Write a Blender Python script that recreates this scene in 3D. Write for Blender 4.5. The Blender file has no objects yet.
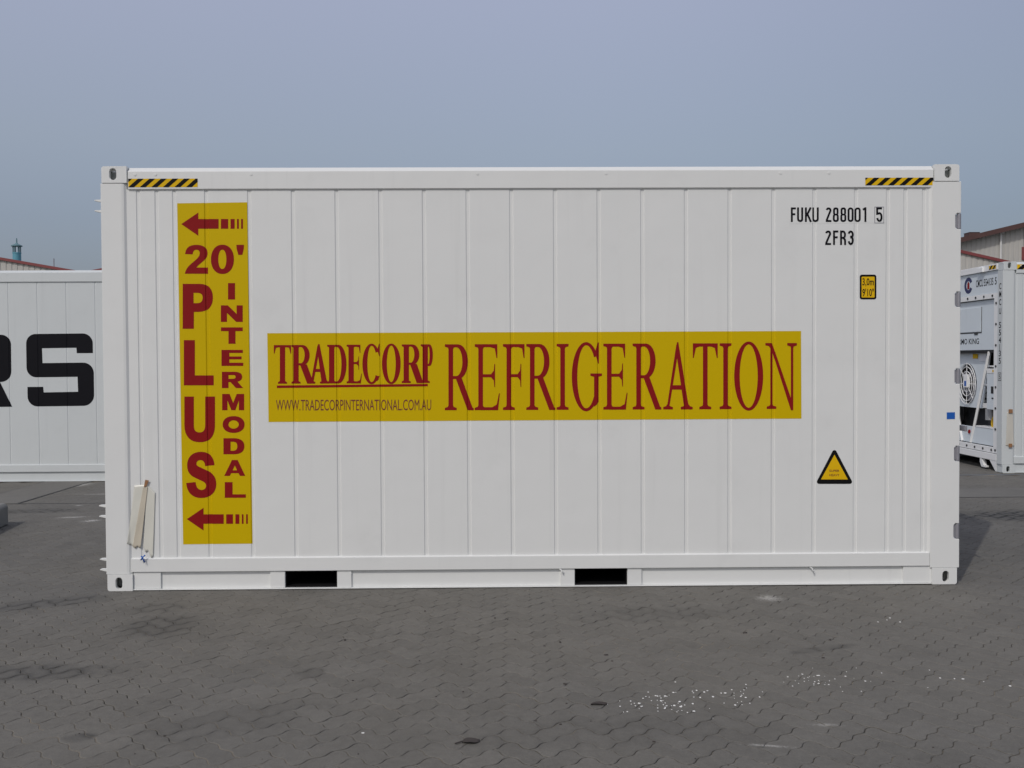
import bpy, bmesh, math, random
from mathutils import Vector, Matrix
from mathutils.geometry import tessellate_polygon
R = math.radians
sc = bpy.context.scene
col = sc.collection
random.seed(7)

# ------------------------------------------------------------------ camera
CAM = Vector((-0.25496, -7.08743, 1.63323))
YAW, PITCH, ROLL, FPX = R(0.80778), R(-1.44804), R(-0.29005), 1000.0
fwd = Vector((math.sin(YAW)*math.cos(PITCH), math.cos(YAW)*math.cos(PITCH), math.sin(PITCH)))
rt0 = fwd.cross(Vector((0, 0, 1))).normalized()
up0 = rt0.cross(fwd)
rt = rt0*math.cos(ROLL) + up0*math.sin(ROLL)
up = up0*math.cos(ROLL) - rt0*math.sin(ROLL)
cd = bpy.data.cameras.new('camera'); cam = bpy.data.objects.new('camera', cd); col.objects.link(cam)
m3 = Matrix((rt, up, -fwd)).transposed()
cam.matrix_world = Matrix.Translation(CAM) @ m3.to_4x4()
cd.sensor_width = 36.0; cd.lens = FPX*36.0/1024.0; cd.clip_start = 0.05; cd.clip_end = 3000
sc.camera = cam

def _ray(px, py): return fwd + rt*((px-512)/FPX) - up*((py-384)/FPX)
def at_y(px, py, Y):
    d = _ray(px, py); return CAM + d*((Y-CAM.y)/d.y)
def at_ground(px, py):
    d = _ray(px, py); return CAM + d*(-CAM.z/d.z)

# ------------------------------------------------------------------ light
SUN = Vector((1.55, 2.62, -2.95)).normalized()         # direction the light travels
el = math.asin(-SUN.z); az = math.atan2(-SUN.x, -SUN.y)  # towards the sun, from +Y
w = bpy.data.worlds.new('World'); sc.world = w; w.use_nodes = True
nt = w.node_tree; nt.nodes.clear()
sky = nt.nodes.new('ShaderNodeTexSky'); sky.sky_type = 'NISHITA'; sky.sun_disc = False
sky.sun_elevation = el; sky.sun_rotation = az; sky.air_density = 1.0; sky.dust_density = 4.0; sky.ozone_density = 1.5
SKY_STRENGTH = 0.05
HAZE_STRENGTH = 1.0
tc = nt.nodes.new('ShaderNodeTexCoord'); sx = nt.nodes.new('ShaderNodeSeparateXYZ')
nt.links.new(tc.outputs['Generated'], sx.inputs[0])
rp = nt.nodes.new('ShaderNodeValToRGB')                  # haze over the sky, by elevation
rp.color_ramp.elements[0].position = 0.0; rp.color_ramp.elements[0].color = (0.125, 0.146, 0.185, 1)
rp.color_ramp.elements[1].position = 0.55; rp.color_ramp.elements[1].color = (0.285, 0.292, 0.355, 1)
for p_, c_ in ((0.13, (0.160, 0.178, 0.226)), (0.20, (0.212, 0.228, 0.268)), (0.34, (0.280, 0.288, 0.362))):
    e_ = rp.color_ramp.elements.new(p_); e_.color = (*c_, 1)
nt.links.new(sx.outputs['Z'], rp.inputs[0])
b1 = nt.nodes.new('ShaderNodeBackground'); b1.inputs[1].default_value = SKY_STRENGTH
b2 = nt.nodes.new('ShaderNodeBackground'); b2.inputs[1].default_value = HAZE_STRENGTH
ad = nt.nodes.new('ShaderNodeAddShader'); ow = nt.nodes.new('ShaderNodeOutputWorld')
mr = nt.nodes.new('ShaderNodeMapRange'); mr.interpolation_type = 'SMOOTHSTEP'
for i_, v_ in ((1, .05), (2, .75), (3, 1.0), (4, .72)): mr.inputs[i_].default_value = v_
nt.links.new(sx.outputs['X'], mr.inputs[0]); nt.links.new(mr.outputs[0], b2.inputs[1])
nt.links.new(sky.outputs[0], b1.inputs[0]); nt.links.new(rp.outputs[0], b2.inputs[0])
nt.links.new(b1.outputs[0], ad.inputs[0]); nt.links.new(b2.outputs[0], ad.inputs[1]); nt.links.new(ad.outputs[0], ow.inputs[0])
sl = bpy.data.lights.new('sun', 'SUN'); sl.energy = 1.32; sl.angle = R(0.6); sl.color = (1.0, 0.965, 0.91)
so = bpy.data.objects.new('sun', sl); col.objects.link(so); so.location = (-20, -30, 30)
so.rotation_euler = SUN.to_track_quat('-Z', 'Y').to_euler()
sc.view_settings.view_transform = 'Standard'; sc.view_settings.look = 'None'
sc.view_settings.exposure = 0.0; sc.view_settings.gamma = 1.0; sc.view_settings.use_curve_mapping = False

# ------------------------------------------------------------------ node helpers
class NT:
    def __init__(s, nt): s.nt = nt
    def node(s, t, **kw):
        n = s.nt.nodes.new(t)
        for k, v in kw.items(): setattr(n, k, v)
        return n
    def put(s, sock, v):
        if isinstance(v, bpy.types.NodeSocket): s.nt.links.new(v, sock)
        elif isinstance(v, (tuple, list)) and len(v) == 3 and sock.type == 'RGBA': sock.default_value = (*v, 1)
        else: sock.default_value = v
    def m(s, op, a, b=0.0, c=0.0):
        n = s.node('ShaderNodeMath', operation=op)
        s.put(n.inputs[0], a); s.put(n.inputs[1], b); s.put(n.inputs[2], c)
        return n.outputs[0]
    def mix(s, f, a, b, blend='MIX'):
        n = s.node('ShaderNodeMix', data_type='RGBA', blend_type=blend)
        s.put(n.inputs['Factor'], f); s.put(n.inputs[6], a); s.put(n.inputs[7], b)
        return n.outputs[2]
    def noise(s, vec, scale, detail=3.0, rough=0.55, out=0):
        n = s.node('ShaderNodeTexNoise'); s.put(n.inputs['Vector'], vec); n.inputs['Scale'].default_value = scale
        n.inputs['Detail'].default_value = detail; n.inputs['Roughness'].default_value = rough
        return n.outputs[out]
    def sstep(s, v, a, b):
        n = s.node('ShaderNodeMapRange', interpolation_type='SMOOTHSTEP')
        s.put(n.inputs[0], v); n.inputs[1].default_value = a; n.inputs[2].default_value = b
        return n.outputs[0]
    def comb(s, x, y, z=0.0):
        n = s.node('ShaderNodeCombineXYZ'); s.put(n.inputs[0], x); s.put(n.inputs[1], y); s.put(n.inputs[2], z)
        return n.outputs[0]

def principled(name):
    m = bpy.data.materials.new(name); m.use_nodes = True
    t = NT(m.node_tree); b = m.node_tree.nodes['Principled BSDF']
    c = t.node('ShaderNodeTexCoord')
    return m, t, b, c.outputs['Object']

def mat(name, c, rough=0.5, metal=0.0, var=0.08, scale=6.0, bump=0.0, bscale=40.0, dirt=0.0, coat=0.0, spec=0.5):
    m, t, b, o = principled(name)
    n = t.noise(o, scale, 4.0)
    f = t.m('MULTIPLY_ADD', n, 2*var, 1-var)
    cc = t.mix(1.0, c, t.comb(f, f, f), 'MULTIPLY')
    if dirt:
        d = t.sstep(t.noise(o, 2.3, 6.0, 0.65), 0.52, 0.75)
        st = t.node('ShaderNodeMapping'); st.inputs['Scale'].default_value = (14, 14, 0.5); t.put(st.inputs[0], o)
        d2 = t.sstep(t.noise(st.outputs[0], 1.0, 4.0), 0.55, 0.8)
        cc = t.mix(t.m('MULTIPLY', t.m('MAXIMUM', d, d2), dirt), cc, tuple(x*0.6 for x in c))
    t.put(b.inputs['Base Color'], cc)
    t.put(b.inputs['Roughness'], t.m('MULTIPLY_ADD', n, 0.16, rough-0.08))
    b.inputs['Metallic'].default_value = metal; b.inputs['Specular IOR Level'].default_value = spec
    if coat: b.inputs['Coat Weight'].default_value = coat
    if bump:
        bp = t.node('ShaderNodeBump'); bp.inputs['Distance'].default_value = bump; bp.inputs['Strength'].default_value = 1
        t.put(bp.inputs['Height'], t.noise(o, bscale, 2.0)); t.put(b.inputs['Normal'], bp.outputs[0])
    return m

M = {}
M['white'] = mat('white_paint', (0.735, 0.748, 0.735), 0.42, var=0.016, scale=1.3, bump=0.0045, bscale=2.8, dirt=0.10, spec=0.35)
M['white_old'] = mat('aged_white_paint', (0.60, 0.635, 0.64), 0.5, var=0.02, scale=2.0, bump=0.003, bscale=2.5, dirt=0.10, spec=0.35)
M['grey_panel'] = mat('pale_grey_paint', (0.68, 0.745, 0.79), 0.4, var=0.03, dirt=0.12)
M['yellow'] = mat('yellow_film', (0.60, 0.425, 0.0), 0.5, var=0.02, scale=3, spec=0.12)
M['red'] = mat('red_film', (0.245, 0.009, 0.010), 0.5, var=0.03, spec=0.12)
M['orange_yellow'] = mat('amber_film', (0.74, 0.455, 0.005), 0.5, var=0.03, spec=0.15)
M['black'] = mat('black_film', (0.007, 0.007, 0.007), 0.5, var=0.1, spec=0.12)
M['letter_black'] = mat('black_lettering', (0.007, 0.007, 0.010), 0.55, var=0.1, spec=0.12)
M['brown_ink'] = mat('dark_red_ink', (0.17, 0.03, 0.015), 0.5, var=0.05)
M['blue'] = mat('blue_film', (0.01, 0.10, 0.42), 0.4, var=0.05)
M['navy'] = mat('navy_film', (0.012, 0.018, 0.10), 0.4, var=0.05)
M['clear_film'] = mat('pale_film', (0.76, 0.78, 0.82), 0.3, var=0.02)
M['pocket_shade'] = mat('pocket_shade_black', (0.008, 0.008, 0.009), 0.7, var=0.1, spec=0.15)  # near black put in for the deep shade of the fork pockets
M['zinc'] = mat('galvanised_steel', (0.30, 0.30, 0.33), 0.5, metal=0.35, var=0.12, scale=14)
M['dark_steel'] = mat('dark_steel', (0.05, 0.052, 0.055), 0.55, metal=0.3, var=0.2)
M['cavity_grey'] = mat('lit_cavity_grey', (0.40, 0.42, 0.40), 0.7, var=0.1)  # grey that stands in for skylight inside the top castings
M['rubber'] = mat('black_rubber', (0.02, 0.02, 0.022), 0.7)
M['aluminium'] = mat('ribbed_aluminium', (0.45, 0.46, 0.47), 0.45, metal=0.6, var=0.1)
M['plastic_wrap'] = mat('beige_plastic_sheet', (0.57, 0.52, 0.42), 0.35, var=0.05, scale=9, bump=0.0008, bscale=14)
M['plastic_pale'] = mat('pale_plastic_sheet', (0.72, 0.715, 0.64), 0.3, var=0.05, scale=9, bump=0.0008, bscale=12)
for k_, a_ in (('plastic_wrap', 1.0), ('plastic_pale', .94)): M[k_].node_tree.nodes['Principled BSDF'].inputs['Alpha'].default_value = a_
M['plastic_dull'] = mat('dull_plastic_strip', (0.58, 0.56, 0.50), 0.4, var=0.06, scale=9)
M['frame_white'] = mat('sunlit_frame_white', (0.84, 0.85, 0.85), 0.35, var=0.03)  # white raised to stand in for grazing sun on the end frames
M['tape'] = mat('brown_tape', (0.30, 0.155, 0.075), 0.4, var=0.15, scale=30)
M['cable_yellow'] = mat('yellow_cable', (0.55, 0.36, 0.02), 0.5)
M['concrete'] = mat('cast_concrete', (0.22, 0.22, 0.205), 0.9, var=0.2, scale=8, bump=0.004, bscale=50, dirt=0.4)
M['cladding'] = mat('warehouse_cladding', (0.47, 0.46, 0.43), 0.6, var=0.05, scale=0.7, dirt=0.25)
M['roof_red'] = mat('red_roof_edge', (0.21, 0.05, 0.05), 0.6, var=0.18, scale=1.5)
M['roof_brown'] = mat('brown_roof_edge', (0.085, 0.042, 0.037), 0.65, var=0.3, scale=1.1)
M['roof_sheet'] = mat('grey_roof_sheet', (0.24, 0.23, 0.22), 0.7, var=0.15)
M['teal'] = mat('teal_paint', (0.10, 0.30, 0.38), 0.5, var=0.1)
M['teal_dark'] = mat('weathered_teal_cap', (0.12, 0.22, 0.25), 0.6, var=0.15)
M['pipe'] = mat('pale_downpipe', (0.66, 0.66, 0.65), 0.5)
M['leaf'] = mat('dead_leaf', (0.045, 0.038, 0.035), 0.8, var=0.3, scale=40)
M['fleck'] = mat('white_paint_fleck', (0.82, 0.82, 0.80), 0.6, var=0.08)

# ------------------------------------------------------------------ mesh helpers
def tag(o, label=None, cat=None, group=None, kind=None):
    if label: o['label'] = label
    if cat: o['category'] = cat
    if group: o['group'] = group
    if kind: o['kind'] = kind
    return o
def empty(name, loc, rz=0.0):
    o = bpy.data.objects.new(name, None); col.objects.link(o); o.location = loc; o.rotation_euler = (0, 0, rz)
    o.empty_display_size = 0.2
    return o

class MB:
    def __init__(s): s.bm = bmesh.new()
    def quad(s, *p):
        return s.bm.faces.new([s.bm.verts.new(q) for q in p])
    def box(s, x0, x1, y0, y1, z0, z1):
        v = [s.bm.verts.new((x, y, z)) for x in (x0, x1) for y in (y0, y1) for z in (z0, z1)]
        for f in ((0, 1, 3, 2), (4, 6, 7, 5), (0, 4, 5, 1), (2, 3, 7, 6), (0, 2, 6, 4), (1, 5, 7, 3)):
            s.bm.faces.new([v[i] for i in f])
        return s
    def prism(s, outer, f, holes=()):
        """f(a,b,k): 3-D point of 2-D (a,b) on cap k=0/1; k=None depth -> open sheet."""
        loops = [list(outer)] + [list(h) for h in holes]
        tri = tessellate_polygon([[Vector((a, b, 0)) for a, b in l] for l in loops])
        flat = [p for l in loops for p in l]
        v0 = [s.bm.verts.new(f(a, b, 0)) for a, b in flat]
        v1 = [s.bm.verts.new(f(a, b, 1)) for a, b in flat]
        for t in tri:
            for vs, rev in ((v0, 0), (v1, 1)):
                try: s.bm.faces.new([vs[i] for i in (t[::-1] if rev else t)])
                except ValueError: pass
        k = 0
        for l in loops:
            n = len(l)
            for i in range(n):
                a, b = k+i, k+(i+1) % n
                s.bm.faces.new((v0[a], v0[b], v1[b], v1[a]))
            k += n
        return s
    def sheet(s, outer, f, holes=()):
        loops = [list(outer)] + [list(h) for h in holes]
        tri = tessellate_polygon([[Vector((a, b, 0)) for a, b in l] for l in loops])
        v = [s.bm.verts.new(f(a, b)) for l in loops for a, b in l]
        for t in tri:
            try: s.bm.faces.new([v[i] for i in t])
            except ValueError: pass
        return s
    def tube(s, pts, r, n=10, closed=False):
        pts = [Vector(p) for p in pts]; rings = []
        for i, p in enumerate(pts):
            if closed: d = pts[(i+1) % len(pts)] - pts[i-1]
            else: d = pts[min(i+1, len(pts)-1)] - pts[max(i-1, 0)]
            d.normalize()
            a = d.cross(Vector((0, 0, 1)) if abs(d.z) < 0.9 else Vector((1, 0, 0))).normalized(); b = d.cross(a)
            rr = r[i] if isinstance(r, (list, tuple)) else r
            rings.append([s.bm.verts.new(p + a*rr*math.cos(2*math.pi*k/n) + b*rr*math.sin(2*math.pi*k/n)) for k in range(n)])
        N_ = len(rings)
        for i in range(N_ if closed else N_-1):
            A, B = rings[i], rings[(i+1) % N_]
            for k in range(n): s.bm.faces.new((A[k], A[(k+1) % n], B[(k+1) % n], B[k]))
        if not closed:
            s.bm.faces.new(rings[0][::-1]); s.bm.faces.new(rings[-1])
        return s
    def grid(s, f, nu, nv, thick=None):
        V = [[s.bm.verts.new(f(i/nu, j/nv)) for j in range(nv+1)] for i in range(nu+1)]
        for i in range(nu):
            for j in range(nv): s.bm.faces.new((V[i][j], V[i+1][j], V[i+1][j+1], V[i][j+1]))
        return s
    def build(s, name, m, parent=None, loc=None, smooth=False, bevel=0.0, thick=0.0, normals=True):
        if normals: bmesh.ops.recalc_face_normals(s.bm, faces=s.bm.faces)
        if smooth:
            for f in s.bm.faces: f.smooth = True
        me = bpy.data.meshes.new(name); s.bm.to_mesh(me); s.bm.free()
        o = bpy.data.objects.new(name, me); col.objects.link(o)
        me.materials.append(m)
        if parent: o.parent = parent
        if loc: o.location = loc
        if bevel:
            b = o.modifiers.new('bevel', 'BEVEL'); b.width = bevel; b.segments = 2; b.limit_method = 'ANGLE'; b.angle_limit = R(35)
        if thick:
            b = o.modifiers.new('thick', 'SOLIDIFY'); b.thickness = thick; b.offset = 0
        return o

def ell(cx, cy, rx, ry, n=40, a0=0.0, a1=2*math.pi, p=1.0):
    full = abs(a1-a0-2*math.pi) < 1e-6; N_ = n if full else n+1; out = []
    for i in range(N_):
        a = a0+(a1-a0)*i/n; c, s_ = math.cos(a), math.sin(a)
        if p != 1.0: c = math.copysign(abs(c)**p, c); s_ = math.copysign(abs(s_)**p, s_)
        out.append((cx+rx*c, cy+ry*s_))
    return out
def rrect(x0, y0, x1, y1, r, n=6, corners=(1, 1, 1, 1)):
    out = []
    for (cx, cy, a, on) in ((x1-r, y0+r, -90, corners[0]), (x1-r, y1-r, 0, corners[1]), (x0+r, y1-r, 90, corners[2]), (x0+r, y0+r, 180, corners[3])):
        if on: out += [(cx+r*math.cos(R(a+90*i/n)), cy+r*math.sin(R(a+90*i/n))) for i in range(n+1)]
        else:
            out.append((x1 if a in (-90, 0) else x0, y1 if a in (0, 90) else y0))
    return out
def path(sv):
    """M/L/C outline -> polyline"""
    t = sv.replace('M', ' M ').replace('L', ' L ').replace('C', ' C ').replace('Z', '').split()
    pts, i, cmd = [], 0, None
    while i < len(t):
        if t[i] in 'MLC': cmd = t[i]; i += 1
        if cmd in 'ML': pts.append((float(t[i]), float(t[i+1]))); i += 2
        else:
            a = pts[-1]; b, c, d = [(float(t[i+k]), float(t[i+k+1])) for k in (0, 2, 4)]; i += 6
            for q in range(1, 9):
                u = q/8; v = 1-u
                pts.append(tuple(v**3*a[j]+3*v*v*u*b[j]+3*v*u*u*c[j]+u**3*d[j] for j in (0, 1)))
    if len(pts) > 2 and math.hypot(pts[0][0]-pts[-1][0], pts[0][1]-pts[-1][1]) < 1e-6: pts.pop()
    return pts
def strip(pts, wd, closed=False):
    """constant width mitred stroke -> list of quads (polygons)"""
    P = [Vector(p) for p in pts]; n = len(P); L, Rr = [], []
    for i in range(n):
        a = P[i-1] if (i > 0 or closed) else None; b = P[(i+1) % n] if (i < n-1 or closed) else None
        d1 = (P[i]-a).normalized() if a is not None else None; d2 = (b-P[i]).normalized() if b is not None else None
        if d1 is None: d1 = d2
        if d2 is None: d2 = d1
        n1 = Vector((-d1.y, d1.x)); n2 = Vector((-d2.y, d2.x)); mm = (n1+n2)
        mm = mm.normalized() if mm.length > 1e-6 else n1
        k = (wd/2)/max(0.4, mm.dot(n1)); L.append(P[i]+mm*k); Rr.append(P[i]-mm*k)
    out = []
    for i in range(n if closed else n-1):
        j = (i+1) % n; out.append([tuple(L[i]), tuple(L[j]), tuple(Rr[j]), tuple(Rr[i])])
    return out

# ------------------------------------------------------------------ glyphs: lists of (outer, holes) in a w x 1 box
SANS = {
 'I': [('M0 0 L1 0 L1 1 L0 1', [])],
 'N': [('M0 0 L.28 0 L.28 .54 L.70 0 L1 0 L1 1 L.72 1 L.72 .48 L.32 1 L0 1', [])],
 'T': [('M0 1 L1 1 L1 .77 L.665 .77 L.665 0 L.345 0 L.345 .77 L0 .77', [])],
 'E': [('M0 0 L1 0 L1 .2 L.36 .2 L.36 .41 L.92 .41 L.92 .59 L.36 .59 L.36 .81 L.98 .81 L.98 1 L0 1', [])],
 'R': [('M0 0 L.31 0 L.31 .37 L.40 .37 L.66 0 L1 0 L.73 .39 C.90 .45 .95 .58 .95 .69 C.95 .92 .8 1 .58 1 L0 1', ['M.31 .57 L.5 .57 C.61 .57 .64 .62 .64 .69 C.64 .77 .6 .8 .5 .8 L.31 .8'])],
 'M': [('M0 0 L.24 0 L.24 .60 L.42 0 L.6 0 L.76 .60 L.76 0 L1 0 L1 1 L.66 1 L.5 .44 L.34 1 L0 1', [])],
 'D': [('M0 0 L.5 0 C.85 0 1 .2 1 .5 C1 .8 .85 1 .5 1 L0 1', ['M.34 .22 L.45 .22 C.6 .22 .66 .32 .66 .5 C.66 .68 .6 .78 .45 .78 L.34 .78'])],
 'A': [('M0 0 L.26 0 L.33 .17 L.68 .17 L.75 0 L1 0 L.64 1 L.37 1', ['M.40 .35 L.61 .35 L.505 .66'])],
 'L': [('M0 0 L1 0 L1 .22 L.37 .22 L.37 1 L0 1', [])],
 'P': [('M0 0 L.37 0 L.37 .375 L.5 .375 C.85 .375 1 .5 1 .69 C1 .88 .87 1 .55 1 L0 1', ['M.36 .57 L.47 .57 C.6 .57 .66 .61 .66 .69 C.66 .77 .6 .8 .47 .8 L.36 .8'])],
 'U': [('M0 1 L.31 1 L.31 .36 C.31 .25 .39 .215 .5 .215 C.62 .215 .68 .27 .68 .38 L.68 1 L1 1 L1 .36 C.99 .1 .8 0 .5 0 C.2 0 0 .12 0 .38', [])],
 'S': [('M.94 .71 C.92 .9 .75 1 .49 1 C.2 1 .03 .88 .03 .71 C.03 .5 .22 .46 .42 .40 C.58 .355 .66 .33 .66 .265 C.66 .21 .6 .175 .51 .175 C.4 .175 .33 .23 .31 .345 L0 .325 C.02 .12 .2 0 .5 0 C.8 0 1 .12 1 .30 C1 .5 .82 .56 .58 .63 C.42 .68 .34 .69 .34 .745 C.34 .79 .4 .82 .47 .82 C.56 .82 .62 .78 .63 .69', [])],
 '2': [('M0 0 L1 0 L1 .215 L.5 .215 C.56 .28 .66 .34 .78 .42 C.92 .52 .98 .6 .98 .72 C.98 .9 .8 1 .52 1 C.2 1 .04 .9 .01 .68 L.34 .67 C.35 .77 .41 .83 .5 .83 C.6 .83 .65 .78 .65 .7 C.65 .62 .58 .55 .42 .44 C.2 .3 .05 .2 0 0', [])],
 "'": [('M0 1 L1 1 L.97 .6 L.78 0 L.25 0 L.03 .6', [])],
}
def sans(ch):
    if ch == 'O': return [(ell(.5, .5, .5, .5, 44, p=.92), [ell(.5, .5, .235, .235*1.05, 36)])]
    if ch == '0': return [(ell(.5, .5, .5, .5, 44, p=.92), [ell(.495, .5, .175, .33, 36, p=.92)])]
    return [(path(o), [path(h) for h in hs]) for o, hs in SANS[ch]]

def serif(ch, w_, t, h, e, th, tr):
    """Roman capitals; w_ width, t stem, h hairline, e serif reach, th thin stroke, tr thick round"""
    def foot(cx, tt, top=False, l=1.0, r=1.0):
        b = e*0.55
        p = [(cx-tt/2-e*l, 0), (cx+tt/2+e*r, 0), (cx+tt/2+e*r, h*.8), (cx+tt/2+b*.3*r, h*1.15), (cx+tt/2, h+b), (cx-tt/2, h+b), (cx-tt/2-b*.3*l, h*1.15), (cx-tt/2-e*l, h*.8)]
        return ([(a, 1-c) for a, c in p][::-1] if top else p, [])
    def stem(cx, tt=t, bot=True, top=True):
        o = [([(cx-tt/2, h*.5 if bot else 0), (cx+tt/2, h*.5 if bot else 0), (cx+tt/2, 1-h*.5 if top else 1), (cx-tt/2, 1-h*.5 if top else 1)], [])]
        if bot: o.append(foot(cx, tt))
        if top: o.append(foot(cx, tt, True))
        return o
    def bowl(x, xr, y0, y1):
        tr_ = min(tr, (xr-x)*.62)
        k = .56
        def half(xa, xb, ya, yb):
            s_ = xa+(xb-xa)*.35; my = (ya+yb)/2
            return path(f'M{x} {ya} L{s_} {ya} C{s_+(xb-s_)*k} {ya} {xb} {ya+(my-ya)*(1-k)} {xb} {my} C{xb} {yb-(yb-my)*(1-k)} {s_+(xb-s_)*k} {yb} {s_} {yb} L{x} {yb}')
        return [([(x-t*.6, y1), (x-t*.6, y0)] + half(x, xr, y0, y1), [half(x, xr-tr_, y0+h, y1-h)[::-1]])]
    c0 = e+t/2
    if ch == 'I': return stem(w_/2)
    if ch == 'R':
        return stem(c0) + bowl(c0+t/2-.004, w_*.80, .475, 1) + [([(w_*.38, .482), (w_*.38+t*1.25, .482+h*.3), (w_*.96, h*.9), (w_, h*.75), (w_, 0), (w_-t*1.3, 0)], [])]
    if ch == 'P': return stem(c0) + bowl(c0+t/2-.004, w_*.99, .44, 1)
    if ch == 'D': return stem(c0) + bowl(c0+t/2-.004, w_, 0, 1)
    if ch in 'EF':
        x = c0; xr = w_*(.90 if ch == 'E' else .99); xm = w_*(.81 if ch == 'E' else .84)
        o = stem(x)
        o.append(([(x, 1-h), (xr*.70, 1-h), (xr*.89, .935), (xr-.012, .79), (xr, .79), (xr, 1), (x, 1)], []))
        o.append(([(x, .50), (xm*.80, .50), (xm*.94, .45), (xm-.010, .35), (xm, .35), (xm, .70), (xm-.010, .70), (xm*.94, .60), (xm*.80, .50+h), (x, .50+h)], []))
        if ch == 'E': o.append(([(x, 0), (w_*.93, 0), (w_, .255), (w_-.012, .255), (w_*.88, .085), (w_*.70, h), (x, h)], []))
        return o
    if ch == 'T':
        return stem(w_/2, top=False) + [([(0, 1), (0, .78), (.014, .78), (w_*.12, .93), (w_*.26, 1-h*1.1), (w_*.74, 1-h*1.1), (w_*.88, .93), (w_-.014, .78), (w_, .78), (w_, 1)], [])]
    if ch == 'A':
        cl, cr = e+th/2+.01, w_-e-t/2
        return [([(w_*.50-th*.3, 1.02), (w_*.50+th*.3, 1.02), (cr+t/2, h*.5), (cr-t*.55, h*.5), (w_*.5-th*.55, .86)], []),
                ([(w_*.50-th*.5, .99), (w_*.50+th*.35, .90), (cl+th*.5, h*.5), (cl-th*.5, h*.5)], []),
                ([(w_*.27, .30), (w_*.70, .30), (w_*.68, .30+h*1.5), (w_*.30, .30+h*1.5)], []), foot(cl, th), foot(cr, t)]
    if ch == 'O':
        return [(ell(w_/2, .5, w_/2, .525, 48), [ell(w_/2, .5, w_/2-tr, .525-h, 44)])]
    if ch == 'N':
        xl, xr = w_*.20, w_*.87
        return [([(xl-th/2, h*.5), (xl+th/2, h*.5), (xl+th/2, .93), (xl-th/2, .97)], []), foot(xl, th), ([(0, 1), (0, 1-h*.8), (w_*.10, 1-h), (xl, .90), (xr-th*.5, -.02), (xr+th/2, -.02), (xr+th/2, .06), (w_*.22, 1)], []),
                ([(xr-th/2, .02), (xr+th/2, .02), (xr+th/2, 1-h*.5), (xr-th/2, 1-h*.5)], []), foot(xr, th, True)]
    if ch in 'CG':
        cx = w_*.49 if ch == 'G' else w_*.53; rx = cx; a0, a1 = R(38), R(322)
        outer, inner = [], []
        for i in range(41):
            a = a0+(a1-a0)*i/40
            outer.append((cx+rx*math.cos(a), .5+.525*math.sin(a)))
            k = max(0.0, -math.cos(a))
            tt = h + (tr-h)*max(0.0, min(1, .25+.9*k)) if math.cos(a) < .3 else h*1.15
            inner.append((cx+(rx-(tr if math.cos(a) < 0 else tr*.8))*math.cos(a), .5+(.525-h*1.05)*math.sin(a)))
        o = [(outer+inner[::-1], [])]
        xs = cx+rx*math.cos(a0)
        o.append(([(xs+.004, 1.02), (xs+.022, 1.02), (xs+.022, .70), (xs+.008, .70), (xs-.02, .80), (xs-.055, .865), (xs-.03, .90)], []))
        if ch == 'G':
            xs2 = cx+rx*math.cos(a1)
            o.append(([(xs2-t*.75, .045), (xs2-t*.2, .075), (xs2+t*.25, .12), (xs2+t*.25, .53), (xs2-t*.75, .53)], []))
            o.append(([(xs2-t*.75-e, .55), (xs2-t*.75-e, .55-h*.8), (xs2-t*.75, .50), (xs2+t*.25, .50), (xs2+t*.25+e*.9, .55-h*.8), (xs2+t*.25+e*.9, .55)], []))
        else:
            o.append(([(xs-.05, .10), (xs-.01, .19), (xs+.02, .19), (xs-.01, .09), (xs-.05, .05)], []))
        return o
    return []

def arc(cx, cy, rx, ry, a0, a1, n=10): return [(cx+rx*math.cos(R(a0+(a1-a0)*i/n)), cy+ry*math.sin(R(a0+(a1-a0)*i/n))) for i in range(n+1)]
def din(ch, w_, s_):
    """condensed stencil capitals and digits from even strokes"""
    a, b, lo, hi = s_/2, w_-s_/2, s_/2, 1-s_/2; c = (a+b)/2; rx = (b-a)/2; ry = rx*1.05; mid = .53
    S = {
     'F': [[(a, 0), (a, hi), (w_, hi)], [(a, mid), (w_*.88, mid)]],
     'U': [[(a, 1)] + arc(c, lo+ry, rx, ry, 180, 360) + [(b, 1)]],
     'K': [[(a, 0), (a, 1)], [(b+.02, 1), (a+s_*.3, .42)], [(a+rx*.55, .58), (b+.03, 0)]],
     'R': [[(a, 0), (a, hi)] + arc(c, hi-.22, rx, .22, 90, -90) + [(a, hi-.44)], [(c, .5), (b, .36), (b+.01, 0)]],
     '1': [[(w_*.15, .84), (w_*.55, .94), (w_*.62, .94), (w_*.62, 0)]],
     '2': [arc(c, hi-ry, rx, ry, 170, -25) + [(a, .13), (a, lo), (w_, lo)]],
     '3': [arc(c, hi-.21, rx, .21, 165, -80) + [(c-.02, mid)], [(c-.02, mid+.001)] + arc(c, lo+.255, rx, .255, 80, -165)],
     '5': [[(w_*.92, hi), (a, hi), (a, .56)] + arc(c, lo+.27, rx, .27, 120, -165)],
     '8': [], '0': [],
    }[ch]
    o = []
    for p in S:
        o += [(q, []) for q in strip(p, s_)]
    if ch == '0': o.append((rrect(0, 0, w_, 1, w_*.49), [rrect(s_, s_, w_-s_, 1-s_, (w_-2*s_)*.48)]))
    if ch == '8':
        o.append((rrect(0, 0, w_, .56, w_*.42), [rrect(s_, s_, w_-s_, .56-s_*.8, (w_-2*s_)*.4)]))
        o.append((rrect(w_*.04, .56-s_*.8, w_*.96, 1, w_*.40), [rrect(w_*.04+s_, .56, w_*.96-s_, 1-s_, (w_-2*s_)*.38)]))
    return o

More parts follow.
